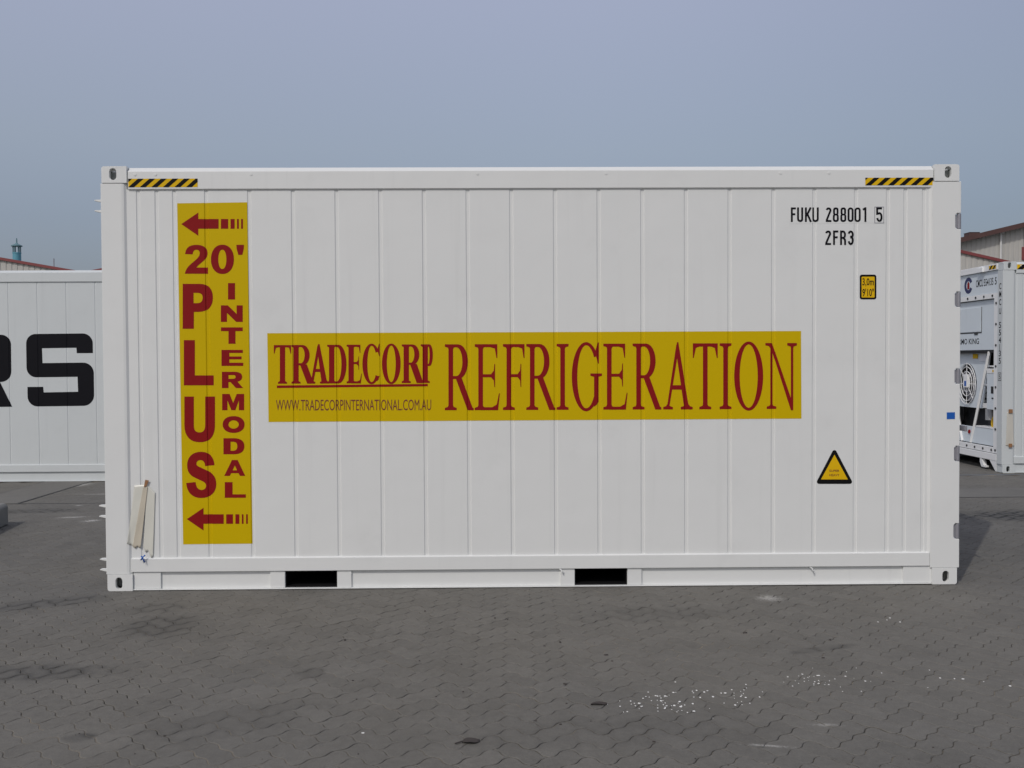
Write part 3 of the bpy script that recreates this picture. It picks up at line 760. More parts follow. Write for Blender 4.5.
    bxs('compressor_case', M['dark_steel'], [(.12, .35, W-.55, W-.31, .62, 1.4)])
    mb = MB(); mb.tube([P(.2, .72, .70), P(.2, .72, .86)], .085, 14); mb.build('compressor_motor', M['aluminium'], r)
    bxs('pipe_box', wh, [(.14, .3, .57, .86, .87, .94)])
    # cable well
    bxs('cable_shelf', wh, [(.07, .3, .30, .93, .585, .607)])
    bxs('sill_panel', gp, [(.075, .10, .31, W-.31, .34, .583)])
    mb = MB()
    for i in range(5):
        rr = .13-.012*(i % 2); mb.tube([P(.12+.022*i, .42+rr*math.cos(R(a)), .665+rr*.8*math.sin(R(a))) for a in range(0, 360, 20)], .013, 7, True)
    mb.build('power_cable', M['cable_yellow'], r)
    mb = MB(); mb.tube([P(.06, 1.13, .50), P(.075, 1.13, .50)], .03, 12); mb.build('red_stud', M['red'], r)
    # sill with gussets and the hanging lug
    bxs('end_sill', wh, [(.0, .12, .182, W-.182, .152, .245)])
    for s_ in (1, -1):
        uu = lambda v: v if s_ > 0 else W-v
        mb = MB(); mb.prism([(uu(.180), .150), (uu(.375), .150), (uu(.20), .004), (uu(.180), .004)], lambda a, b, k: P(.004+.06*k, a, b)); mb.build('gusset', wh, r)
        mb = MB(); mb.prism([(uu(.665), .150), (uu(.615), .150), (uu(.55), .055), (uu(.50), .052), (uu(.50), .028), (uu(.615), .028), (uu(.665), .09)], lambda a, b, k: P(.006+.05*k, a, b)); mb.build('sill_lug', wh, r)
        mb = MB(); mb.box(x0-.03, x0+.0, min(uu(.56), uu(.73)), max(uu(.56), uu(.73)), H-.10, H-.03); mb.build('header_bracket', wh, r, bevel=.006)

def hazard(bx, rect, name='hazard_sticker', n=6, to=None, f3=None, flat_off=.0015):
    """yellow and black slanted stripes on the rail face"""
    x0, z0, x1, z1 = rect; r = bx.root
    f3 = f3 or (lambda a, b, k: (a, .006-flat_off+k, b))
    d = Decal(); d.add([([(x0, z0), (x1, z0), (x1, z1), (x0, z1)], [])], lambda a, b: (a, b)); base = d.build(name, M['orange_yellow'], r, f3)
    d = Decal(); h = z1-z0; st = (x1-x0)/n; sl_ = h*1.15
    for i in range(-1, n+1):
        a = x0+i*st
        poly = [(a, z0), (a+st*.5, z0), (a+st*.5+sl_, z1), (a+sl_, z1)]
        q = []
        # clip to the sticker in x
        def clip(p, lim, keep):
            out = []
            for j in range(len(p)):
                A, B = p[j-1], p[j]; ia, ib = keep(A[0]), keep(B[0])
                if ia != ib: tt = (lim-A[0])/(B[0]-A[0]); out.append((lim, A[1]+tt*(B[1]-A[1])))
                if ib: out.append(B)
            return out
        poly = clip(clip(poly, x0, lambda v: v >= x0), x1, lambda v: v <= x1)
        if len(poly) > 2: d.add([(poly, [])], lambda a_, b_: (a_, b_))
    d.build('black_stripe', M['black'], base, lambda a, b, k: tuple(Vector(f3(a, b, k-.001))))
    return base

# ------------------------------------------------------------------ the big white container
seam_px = [138.5, 157, 174.5, 206.5] + [249.5+43.62*i for i in range(13)] + [814, 855.5, 887.5, 905, 923.5]
HM = 2.997
tmp = []
for i, q in enumerate(seam_px): tmp.append(at_y(q, 300+0*i, .03).x - (at_y(q, 300, .03).x - at_y(q, 192, .03).x)*1.0)
box = Box('refrigerated_container', (0, 0, 0), 6.058, HM, tmp, 'large white container in front with yellow banners lettered in dark red on its long side', 'container', M['white'], 'refrigerated containers standing on the yard')
zr = lambda y0, y1: tuple(sorted((box.px(958, y0, 0)[1], box.px(958, y1, 0)[1])))
NOT = [zr(213, 229), zr(291.5, 307), zr(368.5, 384), zr(446, 461.5), zr(523.5, 539)]
box.shell((.192, .016), NOT, [box.px(q, 175, .006)[0] for q in (135, 155.5, 251, 477.5, 606, 780.5, 829)])
pk = [(box.px(285.3, 580, .02)[0], box.px(337, 580, .02)[0]), (box.px(574.8, 580, .02)[0], box.px(627.3, 580, .02)[0])]
pl = [(box.px(a, 580, .02)[0], box.px(b, 580, .02)[0]) for a, b in ((134, 161), (270.5, 285), (337.3, 351.5), (560.5, 574.5), (627.6, 641.5), (903, 931))]
box.skirt(pk, pl, None)
machinery(box); box.doors()

def quad_px(bx, pts): return [bx.px(*p) for p in pts]
def arrow(d, bx, tipx, tipy, hx_, hy0, hy1, sx1, sy0, sy1, bars):
    d.add([([bx.px(tipx, tipy), bx.px(hx_, hy1), bx.px(hx_, sy1), bx.px(sx1, sy1), bx.px(sx1, sy0), bx.px(hx_, sy0), bx.px(hx_, hy0)], [])], lambda a, b: (a, b))
    for a, b in bars: d.add([([bx.px(a, sy1), bx.px(b, sy1), bx.px(b, sy0), bx.px(a, sy0)], [])], lambda u, v: (u, v))
F3 = lambda a, b, k: (a, k, b)
# upright banner
ban = box.side_film('upright_banner', quad_px(box, [(177.2, 203.3), (247.3, 202.3), (252.4, 543.6), (183.2, 544.3)]), M['yellow'], label='upright yellow banner with arrows and stacked dark red letters')
d = Decal()
Z1 = lambda x, y: (170+x/8.533, 195+y/8.533)
Z2 = lambda x, y: (170+x/7.68, 275+y/7.68)
Z3 = lambda x, y: (170+x/7.68, 365+y/7.68)
Z4 = lambda x, y: (170+x/7.68, 455+y/7.68)
def zarrow(Z, tip, hx_, hy0, hy1, sx1, sy0, sy1, bars):
    x = lambda v: Z(v, 0)[0]; y = lambda v: Z(0, v)[1]
    arrow(d, box, x(tip[0]), y(tip[1]), x(hx_), y(hy0), y(hy1), x(sx1), y(sy0), y(sy1), [(x(a), x(b)) for a, b in bars])
zarrow(Z1, (97, 248), 242, 150, 348, 415, 205, 288, ((435, 497), (517, 552), (572, 588), (607, 623)))
zarrow(Z4, (130, 492), 258, 405, 580, 413, 455, 528, ((432, 484), (503, 533), (552, 565), (585, 598)))
def zg(Z, ch, x0, y0, x1, y1):
    a, b = Z(x0, y0); c, e = Z(x1, y1); d.glyph(sans(ch), (a, b, c, e), box.px)
zg(Z1, '2', 127, 425, 323, 672); zg(Z1, '0', 350, 424, 546, 674); zg(Z1, "'", 567, 425, 632, 511)
zg(Z2, 'P', 98, 68, 330, 413)
a_ = Z2(107, 500); b_ = Z3(336, 156); d.glyph(sans('L'), (*a_, *b_), box.px)
zg(Z3, 'U', 111, 242, 346, 593)
a_ = Z3(125, 666); b_ = Z4(356, 330); d.glyph(sans('S'), (*a_, *b_), box.px)
for Z, ch, x0, y0, x1, y1 in ((Z2, 'I', 446, 62, 500, 188), (Z2, 'N', 391, 233, 559, 360), (Z2, 'T', 392, 402, 559, 528), (Z2, 'E', 396, 575, 563, 698), (Z3, 'R', 399, 52, 563, 177),
                              (Z3, 'M', 401, 222, 570, 347), (Z3, 'O', 405, 392, 573, 521), (Z3, 'D', 411, 562, 572, 685), (Z4, 'A', 417, 38, 578, 160), (Z4, 'L', 421, 208, 583, 328)):
    zg(Z, ch, x0, y0, x1, y1)
d.build('lettering', M['red'], ban, F3, box.fold(.0022))
# long banner
ban2 = box.side_film('long_banner', quad_px(box, [(267.3, 333.2), (801.0, 331.0), (801.4, 418.6), (268.6, 422.0)]), M['yellow'], label='long yellow banner with tall dark red serif letters')
d = Decal()
def serif_row(txt, Zf, xs, y0, y1, par, drop=0.0):
    for i, (ch, (x0, x1)) in enumerate(zip(txt, xs)):
        dy = drop*i/(len(txt)-1)
        X0, Y0 = Zf(x0, y0+dy); X1, Y1 = Zf(x1, y1+dy); w_ = (X1-X0)/(Y1-Y0)
        comps = serif(ch, w_, *par)
        d.add(comps, lambda a, b: box.px(X0+(Y1-Y0)*a, Y1+(Y0-Y1)*b))
ZA = lambda x, y: (260+x/5.389, 320+y/5.389)
ZB = lambda x, y: (430+x/5.389, 320+y/5.389)
serif_row('TRADECORP', ZA, ((75, 168), (170, 292), (262, 372), (362, 466), (467, 549), (552, 645), (657, 758), (764, 882), (866, 932)), 135, 343, (.138, .052, .048, .066, .128), -4)
d.add([([box.px(277, 385.5), box.px(427.8, 383.9), box.px(427.8, 386.3), box.px(277, 388.0)], [])], lambda a, b: (a, b))
o_ = 1024.6
serif_row('REFRIGERATION', ZB, ((80, 235), (241, 376), (393, 510), (519, 675), (681, 748), (764, 922), (934, 1064), (1092, 1246), (1253, 1415), (1416, 1550), (1560, 1625), (1639, 1795), (1807, 1972)), 131, 486, (.070, .044, .055, .036, .083), -7)
let = d.build('lettering', M['red'], ban2, F3, box.fold(.0022))
mb = MB(); text_into(mb.bm, 'WWW.TRADECORPINTERNATIONAL.COM.AU', lambda a, b: (lambda q: (q[0], 0, q[1]))(box.px(276+155.2*a, 410.6-.3*a-10.9*b))); box.fold(.0022)(mb.bm)
mb.build('web_address', M['brown_ink'], ban2)
# identification number
ZC = lambda x, y: (780+x/8.533, 195+y/8.533)
def dinrow(row, y0, y1, s_=.135):
    for ch, x0, x1 in row:
        X0, Y0 = ZC(x0, y0); X1, Y1 = ZC(x1, y1); w_ = (X1-X0)/(Y1-Y0)
        d.add(din(ch, w_, s_), lambda a, b: box.px(X0+(Y1-Y0)*a, Y1+(Y0-Y1)*b))
for nm, txt, x0, y0, x1, y1 in (('film', 0, 82, 97, 336, 236),):
    pass
film = box.side_film('number_film', quad_px(box, [ZC(80, 97), ZC(895, 90), ZC(895, 238), ZC(80, 246)]), M['clear_film'] if False else box.white, off=.0006)
for row, y0, y1 in (((('F', 92, 135), ('U', 145, 197), ('K', 212, 268), ('U', 275, 330)), 106, 230), ((('2', 390, 438), ('8', 450, 501), ('8', 514, 565), ('0', 576, 627), ('0', 637, 688), ('1', 700, 745)), 106, 230),
                    ((('5', 820, 874),), 106, 230), ((('2', 385, 435), ('F', 452, 497), ('R', 512, 562), ('3', 577, 628)), 303, 426)):
    d = Decal(); dinrow(row, y0, y1); d.build('lettering', M['letter_black'], film, F3, box.fold(.0016))
d = Decal(); fr0 = [ZC(*p) for p in ((805, 241), (887, 241), (887, 100), (805, 100))]; fr1 = [ZC(*p) for p in ((810, 236), (810, 105), (882, 105), (882, 236))]
d.add([([box.px(*p) for p in fr0], [[box.px(*p) for p in fr1]])], lambda a, b: (a, b))
d.build('digit_frame', M['zinc'], film, F3, box.fold(.0016))
# height sticker
def px_round(x0, y0, x1, y1, rr, bx=box): return [bx.px(a, b) for a, b in rrect(x0, y0, x1, y1, rr)]
st = box.side_film('height_sticker', px_round(859.7, 274.6, 876.3, 299.4, 2.2), M['black'])
d = Decal(); d.add([(px_round(861.5, 276.7, 874.5, 297.5, .8), [])], lambda a, b: (a, b)); d.build('yellow_field', M['orange_yellow'], st, F3, box.fold(.0020))
for tx_, y_, h_ in (('3,0m', 286.6, 8.4), ('9\'10"', 296.4, 7.8)):
    mb = MB(); text_into(mb.bm, tx_, lambda a, b: (lambda q: (q[0], 0, q[1]))(box.px(862.3+11.4*a, y_-h_*b)), .014)
    box.fold(.0028)(mb.bm); mb.build('lettering', M['letter_black'], st)
# triangle
def rtri(cx, y0, y1, hw, rr):
    pts = [(cx, y0), (cx+hw, y1), (cx-hw, y1)]; ccx, ccy = cx, y0+(y1-y0)*.64; out = []
    for i, (x, y) in enumerate(pts):
        L_ = math.hypot(x-ccx, y-ccy); qx, qy = x-(x-ccx)/L_*rr*2, y-(y-ccy)/L_*rr*2
        a0 = math.atan2(y-ccy, x-ccx)
        out += [(qx+rr*math.cos(a0+R(k)), qy+rr*math.sin(a0+R(k))) for k in range(-60, 61, 20)]
    return out
tr_ = box.side_film('warning_triangle', [box.px(*p) for p in rtri(834.4, 447.9, 484.2, 19.0, 2.2)], M['black'])
d = Decal(); d.add([([box.px(834.4, 454.6), box.px(820.9, 479.4), box.px(847.7, 479.4)], [])], lambda a, b: (a, b)); d.build('yellow_field', M['orange_yellow'], tr_, F3, box.fold(.0020))
for tx_, y_ in (('SUPER', 471.9), ('HEAVY', 476.2)):
    mb = MB(); text_into(mb.bm, tx_, lambda a, b: (lambda q: (q[0], 0, q[1]))(box.px(829.2+10*a, y_-2.3*b)), .012)
    box.fold(.0028)(mb.bm); mb.build('lettering', M['brown_ink'], tr_)
# blue square on the right post, hazard strips on the top rail
mb = MB(); q = [box.px(a, b, .002) for a, b in ((946.8, 419.2), (955, 419), (955, 412.2), (946.8, 412.4))]
mb.sheet(q, lambda a, b: (a, .0025, b)); mb.build('blue_sticker', M['blue'], box.root)
for a, b, c, e in ((128.4, 187.2, 197.6, 178.6), (865.2, 185.3, 933.2, 177.6)):
    p0 = box.px(a, b, .006); p1 = box.px(c, e, .006); hazard(box, (p0[0], p0[1], p1[0], p1[1]))
# small hooks under the rail and hooks on the left end
for px_, py_ in ((812, 569), (561, 570.5)):
    x_, z_ = box.px(px_, py_, 0); mb = MB()
    mb.tube([(x_-.012, .02, z_+.008), (x_, -.004, z_+.006), (x_+.006, -.006, z_-.010), (x_+.012, .002, z_-.022), (x_+.018, .010, z_-.012)], .004, 7); mb.build('rail_hook', M['white'], box.root, smooth=True)
for py_ in (201, 211.5, 506.5, 517, 560, 570.5):
    x_, z_ = box.px(101, py_, .05); mb = MB()
    mb.prism([(-3.028, z_+.012), (-3.028, z_-.010), (-3.065, z_-.006), (-3.102, z_+.002), (-3.098, z_+.009)], lambda a, b, k: (a, .05+.035*k, b)); mb.build('end_hook', M['white'], box.root, bevel=.002)

# ------------------------------------------------------------------ container on the left, behind
yL, HL = 6.5, 2.862
xe = at_y(103, 300, yL).x + .17; Ln = 12.192
cx_ = xe - Ln/2
sl_x = [at_y(94.5, 300, yL).x - .3885*i for i in range(30)]
sl_x = [v-cx_ for v in sl_x if v-cx_ > -Ln/2+.25]
bl = Box('refrigerated_container', (cx_, yL, 0), Ln, HL, sl_x, 'long white container behind on the left with giant black letters RS on its side', 'container', M['white_old'], 'refrigerated containers standing on the yard')
bl.PY, bl.GD, bl.GW = .022, .0045, .010
bl.breaks = []
for g_ in bl.seams: bl.breaks += [g_-bl.GW, g_-bl.GW+.006, g_+bl.GW-.006, g_+bl.GW]
bl.shell((.17, .0)); bl.skirt([(-2.2, -1.84), (-.2, .16)], [(-2.3, -2.2), (-1.84, -1.74), (-.3, -.2), (.16, .26)], None); bl.end_wall(); bl.doors()
d = Decal()
ZL = lambda x, y: (x/7.683, 320+y/7.68)
def zl(pts): return [bl.px(*ZL(*p)) for p in pts]
def rr_poly(spec):
    """corners given as (x,y,r): rounded polygon in zoom units"""
    out = []; n = len(spec)
    for i, (x, y, r_) in enumerate(spec):
        if not r_: out.append((x, y)); continue
        a = Vector(spec[i-1][:2]); b = Vector(spec[(i+1) % n][:2]); p = Vector((x, y)); u = (a-p).normalized(); v = (b-p).normalized()
        c_ = p+(u+v)*r_
        a0 = math.atan2(-v.y, -v.x); a1 = math.atan2(-u.y, -u.x); da = (a1-a0+math.pi) % (2*math.pi)-math.pi
        arc_ = [(c_.x+r_*math.cos(a0+da*k/8), c_.y+r_*math.sin(a0+da*k/8)) for k in range(9)]
        p0 = p+u*r_
        if (Vector(arc_[0])-p0).length > (Vector(arc_[-1])-p0).length: arc_ = arc_[::-1]
        out += arc_
    return out
Sg = rr_poly([(200, 108, 72), (712, 102, 78), (714, 254, 0), (590, 255, 0), (587, 213, 0), (323, 217, 0), (327, 331, 0), (720, 326, 82), (724, 658, 82), (213, 665, 78), (211, 514, 0), (332, 513, 0), (336, 556, 0), (600, 551, 0), (596, 436, 0), (205, 441, 76)])
d.add([(zl(Sg), [])], lambda a, b: (a, b))
Rg = rr_poly([(-420, 118, 0), (84, 112, 78), (88, 474, 80), (0, 476, 0), (94, 666, 0), (-45, 668, 0), (-150, 476, 0), (-290, 478, 0), (-286, 670, 0), (-412, 671, 0)])
Rh = [(-292, 226), (-42, 223), (-40, 366), (-290, 368)]
d.add([(zl(Rg), [zl(Rh)])], lambda a, b: (a, b))
d.build('painted_letters', M['letter_black'], bl.root, F3, bl.fold(.0015))

# ------------------------------------------------------------------ container on the right, behind
xR, yR, HR, LR = 6.785, 6.75, 2.95, 6.058
cR = xR + LR/2
sr_x = [-LR/2+.185+.103*i for i in range(4)] + [-LR/2+.62+.30*i for i in range(16)] + [LR/2-.5+.103*i for i in range(3)]
br_ = Box('refrigerated_container', (cR, yR, 0), LR, HR, sr_x, 'white container at right edge showing its end with open cooling machinery', 'container', M['white_old'], 'refrigerated containers standing on the yard')
br_.shell((.17, .0)); br_.skirt([(-1.2, -.84), (.84, 1.2)], [(-1.3, -1.2), (-.84, -.74), (.74, .84), (1.2, 1.3)], None); machinery(br_); br_.doors()
xl = -LR/2
# emblem: open navy ring round a red and white core, and number on the header panel
EP = lambda dd: (lambda u, z, k: (xl+dd+k, u, z))
d = Decal(); uc, zc = 1.105, 2.695
ring = ell(uc, zc, .128, .122, 40, R(205), R(515)); ring = ring + ell(uc, zc, .066, .066, 40, R(205), R(515))[::-1]
d.add([(ring, [])], lambda a, b: (a, b)); em = d.build('emblem', M['navy'], br_.root, EP(.0285))
d = Decal(); d.add([([(uc+.035, zc-.055), (uc-.035, zc-.055), (uc-.035, zc+.03), (uc, zc+.062), (uc+.035, zc+.03)], [])], lambda a, b: (a, b)); d.build('emblem_core', M['red'], em, EP(.0283))
for tx_, ua, wd in (('CMCU', .865, .215), ('554135', .625, .275), ('5', .305, .05)):
    mb = MB(); text_into(mb.bm, tx_, lambda a, b: (xl+.0285, ua-wd*a, 2.650+.105*b), .012); mb.build('header_lettering', M['letter_black'], br_.root)
for i, (ch, py_) in enumerate(zip('CMCU554135', (286, 294, 302, 311, 325, 332.5, 340, 347, 353.5, 361))):
    mb = MB(); zt = 2.61 - (py_-286)/(380-286)*1.308
    text_into(mb.bm, ch, lambda a, b: (xl-.0095, .105-(.058 if ch != '1' else .012)*a-(.02 if ch == '1' else 0), zt-.04+.085*b), .012)
    mb.build('post_letter', M['letter_black'], br_.root)
zt = 2.61 - (377-286)/(380-286)*1.308
mb = MB(); text_into(mb.bm, '5', lambda a, b: (xl-.0095, .098-.044*a, zt-.032+.066*b)); mb.build('post_letter', M['letter_black'], br_.root)
mb = MB(); mb.sheet([(.118, zt-.055), (.036, zt-.055), (.036, zt+.06), (.118, zt+.06)], lambda a, b: (xl-.0095, a, b), [[(.111, zt-.047), (.111, zt+.052), (.043, zt+.052), (.043, zt-.047)]])
mb.build('digit_frame', M['letter_black'], br_.root)
p0 = br_.px(1017, 269.3, .006); p1 = br_.px(1075, 264.2, .006); hazard(br_, (p0[0], p0[1], p1[0], p1[1]), n=5)
hazard(br_, (.22, HR-.080, .42, HR-.025), n=2, f3=lambda a, b, k: (xl-.0015+k, .64-a, b))

# ------------------------------------------------------------------ plastic sheets taped to posts
def flap(corners, amp, ph, Y0, jag=0.0):
    """hanging sheet: corners top-left, top-right, bottom-right, bottom-left as (x, z)"""
    tl, tr2, brr, bll = [Vector(c) for c in corners]
    def f(u, v):
        a = tl.lerp(tr2, u); b = bll.lerp(brr, u); p = a.lerp(b, v)
        if v > .93: p.y += jag*math.sin(u*11+ph)*(v-.93)/.07
        wv = amp*(.5+.5*math.sin(u*4.2+ph+v*1.3))*min(1.0, .2+v*1.5)
        y = Y0(p.x) - .0012 - wv - .0006*math.sin(v*9+ph*2+u*3)
        return (p.x, y, p.y)
    return f
def wrap(name, loc, flaps, tapes, label, knot=None):
    r = tag(empty(name, loc), label, 'plastic sheet', 'plastic sheets taped to container posts')
    for c, amp, ph, Y0, m, jag in flaps:
        mb = MB(); mb.grid(flap(c, amp, ph, Y0, jag), 14, 26); mb.build('sheet', m, r, smooth=True, thick=.0012)
    for c, Y0 in tapes:
        mb = MB(); mb.prism(c, lambda a, b, k: (a, Y0-.004*k, b)); mb.build('tape', M['tape'], r)
    if knot:
        mb = MB()
        for pts in knot: mb.tube(pts, .005, 6)
        mb.build('tie_cord', M['blue'], r, smooth=True)
    return r
o0 = Vector(at_y(142, 558, 0)); o0 = Vector((o0.x, 0, 0))
def SF(off):                                            # the post face, its slope and the wall beside it
    def f(x):
        t = max(0.0, min(1.0, (x+o0.x+2.893)/.030)); return .0025+(.0175-.0025)*t*t*(3-2*t)-off
    return f
ZP = lambda x, y: (lambda p: (p.x-o0.x, p.z))(at_y(118.7+x/7.69, 470+y/7.69, -.02))
wrap('plastic_sheet', tuple(o0), [
    ([ZP(108, 122), ZP(190, 116), ZP(98, 590), ZP(56, 574)], .0016, .4, SF(.0035), M['plastic_pale'], .003),
    ([ZP(208, 118), ZP(268, 180), ZP(252, 680), ZP(176, 606)], .0016, 2.2, SF(.0022), M['plastic_pale'], .016),
    ([ZP(178, 125), ZP(212, 125), ZP(158, 598), ZP(94, 602)], .0016, 1.3, SF(.0062), M['plastic_wrap'], .007)],
    [([ZP(184, 134), ZP(203, 128), ZP(222, 84), ZP(194, 79)], .008)],
    'crumpled beige plastic sheet taped low on the left post of the large bannered container',
    [[(*[ZP(168, 694)[0]], -.012, ZP(168, 694)[1]), (ZP(184, 672)[0], -.02, ZP(184, 672)[1]), (ZP(201, 656)[0], -.014, ZP(201, 656)[1])], [(ZP(172, 664)[0], -.014, ZP(172, 664)[1]), (ZP(184, 676)[0], -.022, ZP(184, 676)[1]), (ZP(196, 712)[0], -.012, ZP(196, 712)[1])]])
o1 = Vector((at_y(1010, 430, yR).x, yR, 0))
ZQ = lambda x, y: (lambda p: (p.x-o1.x, p.z))(at_y(x, y, yR))
wrap('plastic_sheet', tuple(o1), [([ZQ(1007.3, 412), ZQ(1013, 412), ZQ(1014, 446), ZQ(1005.8, 446)], .003, .6, (lambda x: .0025), M['plastic_dull'], .006)],
     [([ZQ(1008.2, 413), ZQ(1012.2, 413), ZQ(1012.2, 409.2), ZQ(1008.2, 409.2)], -.010), ([ZQ(1008, 447.2), ZQ(1011.5, 447.2), ZQ(1011.5, 443.5), ZQ(1008, 443.5)], -.018)],
     'narrow beige plastic strip held by brown tapes to the post of the right edge container')

# ------------------------------------------------------------------ far buildings
def clad_wall(mb, x0, x1, ztop, Y, pitch=.33, d=.03):
    """ribbed wall up to ztop(x)"""
    n = int((x1-x0)/pitch)+1
    for i in range(n):
        a = x0+i*pitch
        for (u0, u1, y0, y1) in ((a, a+pitch*.6, Y, Y), (a+pitch*.6, a+pitch*.68, Y, Y+d), (a+pitch*.68, a+pitch*.92, Y+d, Y+d), (a+pitch*.92, a+pitch, Y+d, Y)):
            u1 = min(u1, x1)
            if u1 <= u0: continue
            mb.quad((u0, y0, 0), (u1, y1, 0), (u1, y1, ztop(u1)), (u0, y0, ztop(u0)))
def warehouse(name, Y, knots, depth, label, edge_mat, over, fas, group=None, sides=True):
    """gable-ended hall: knots = roof outline (x, z) left to right"""
    loc = ((knots[0][0]+knots[-1][0])/2, Y, 0); r = tag(empty(name, loc), label, 'warehouse', 'warehouses behind the yard')
    K = [(x-loc[0], z) for x, z in knots]
    def zt(x):
        for (a, b), (c, e) in zip(K, K[1:]):
            if a <= x <= c: return b+(e-b)*(x-a)/(c-a)-fas*.5
        return K[0][1]-fas*.5 if x < K[0][0] else K[-1][1]-fas*.5
    mb = MB()
    for (a, b), (c, e) in zip(K, K[1:]): clad_wall(mb, a, c, zt, 0)
    mb.box(K[0][0]-.01, K[0][0]+.1, .05, depth, 0, K[0][1]-fas); mb.box(K[-1][0]-.1, K[-1][0]+.01, .05, depth, 0, K[-1][1]-fas); mb.box(K[0][0]+.1, K[-1][0]-.1, depth-.1, depth, 0, min(K[0][1], K[-1][1])-fas)
    mb.build('wall', M['cladding'], r, normals=False)
    roof = None
    mb = MB(); fb = MB()
    for (a, b), (c, e) in zip(K, K[1:]):
        mb.prism([(a, b-.16), (c, e-.16), (c, e-.01), (a, b-.01)], lambda u, v, k: (u, -over+.07+(depth+over)*k, v))
        fb.prism([(a, b-fas), (c, e-fas), (c, e), (a, b)], lambda u, v, k: (u, -over+.065*k, v))
    roof = mb.build('roof', M['roof_sheet'], r); fb.build('roof_edge', edge_mat, r)
    return r, roof, loc
YB = 52.0
kp = lambda x, y, Y=YB: (lambda p: (p.x, p.z))(at_y(x, y, Y))
kn = [kp(-360, 258), kp(-175, 227), kp(84.5, 271.8), kp(330, 223), kp(505, 262)]
wl, wroof, wloc = warehouse('warehouse', YB, kn, 30, 'pale warehouse on the left with dark red roof edge and a teal roof vent', M['roof_red'], .12, .16)
# teal vent
vx, vz = kp(17, 262, YB+1.2); s1 = (YB-CAM.y)/1000.0
vx -= wloc[0]; vy = 1.2
def lathe(mb, cx, cy, prof, n=20):
    rings = [[mb.bm.verts.new((cx+r_*math.cos(2*math.pi*k/n), cy+r_*math.sin(2*math.pi*k/n), z)) for k in range(n)] for r_, z in prof]
    for A, B in zip(rings, rings[1:]):
        for k in range(n): mb.bm.faces.new((A[k], A[(k+1) % n], B[(k+1) % n], B[k]))
    mb.bm.faces.new(rings[0][::-1]); mb.bm.faces.new(rings[-1])
    return mb
zz = lambda y: at_y(17, y, YB+vy).z
rr_ = 4.0*s1
ven = lathe(MB(), vx, vy, [(rr_, zz(264)), (rr_, zz(253.6)), (rr_*1.06, zz(253.5)), (rr_*1.06, zz(252.6)), (rr_*.9, zz(252.6))]).build('roof_vent', M['teal'], wroof, smooth=False)
ven.name = 'roof_vent'
mb = MB()
for k in range(6):
    a = R(20+60*k); mb.tube([(vx+rr_*.85*math.cos(a), vy+rr_*.85*math.sin(a), zz(252.7)), (vx+rr_*.85*math.cos(a), vy+rr_*.85*math.sin(a), zz(246.4))], .035, 6)
lathe(mb, vx, vy, [(rr_*1.32, zz(246.5)), (rr_*1.34, zz(245.6)), (rr_*.4, zz(243.8)), (.04, zz(242.8)), (.03, zz(238.3))])
mb.build('vent_cap', M['teal_dark'], wroof)
ax, az_ = kp(54, 267, YB+.4); ax -= wloc[0]
mb = MB(); mb.tube([(ax, .4, az_-.2), (ax, .4, at_y(54, 258.5, YB+.4).z)], .03, 6); mb.build('lightning_rod', M['zinc'], wroof)

YC = 50.0
kn = [kp(560, 262, YC), kp(790, 211.5, YC), kp(1015, 262.5, YC), kp(1060, 272.5, YC)]
wr, _, _ = warehouse('warehouse', YC, kn, 6, 'low pale warehouse right of the large container, red roof edge sloping down to the right', M['roof_red'], .12, .17)
YD = 60.0
kn = [kp(880, 256, YD), kp(962, 237.3, YD), kp(1024, 222.4, YD), kp(1215, 178, YD), kp(1560, 262, YD)]
wt, wtr, tloc = warehouse('warehouse', YD, kn, 40, 'taller pale warehouse at the right edge with brown overhanging roof and white downpipe', M['roof_brown'], .62, .32)
s2 = (YD-CAM.y)/1000.0
dx, dz = kp(1000, 240, YD); dx -= tloc[0]
mb = MB(); mb.tube([(dx, -.12, .1), (dx, -.12, at_y(1000, 232, YD).z)], .052*1.3, 10); mb.box(dx-.2, dx+.2, -.24, -.03, at_y(1000, 233.5, YD).z, at_y(1000, 231.5, YD).z); mb.build('downpipe', M['pipe'], wt)
bxx, bz = kp(972.5, 236, YD); bxx -= tloc[0]
mb = MB(); mb.box(bxx-5.2*s2, bxx+5.2*s2, -.3, .5, bz-.2, at_y(972, 232.9, YD).z); mb.box(bxx-5.5*s2, bxx+5.5*s2, -.34, .54, at_y(972, 233.1, YD).z, at_y(972, 232.6, YD).z); mb.build('roof_box', M['roof_brown'], wtr, bevel=.02)
rx0, rz0 = kp(1021.5, 260, YD); rx1, rz1 = kp(1034, 247, YD)
sg = MB(); sg.box(rx0-tloc[0], rx1-tloc[0], -.07, -.004, rz0, rz1); sg.build('red_wall_panel', M['roof_red'], wt, bevel=.01)

# ------------------------------------------------------------------ things on the ground
def beam():
    a = at_ground(8.6, 524.3); dirv = Vector((.10, .995, 0)); root = Vector((a.x, a.y, 0))
    L_, Wd, Hh = 1.9, .42, .215
    o = MB(); prof = [(0, 0), (-Wd, 0), (-Wd, Hh-.03), (-Wd+.03, Hh), (-.03, Hh), (0, Hh-.03)]
    o.prism(prof, lambda u, v, k: (u, -L_*k, v))
    b = o.build('concrete_block', M['concrete'], loc=root, bevel=.012); b.rotation_euler = (0, 0, R(8))
    tag(b, 'grey concrete block lying on the paving at the left edge', 'block')
beam()
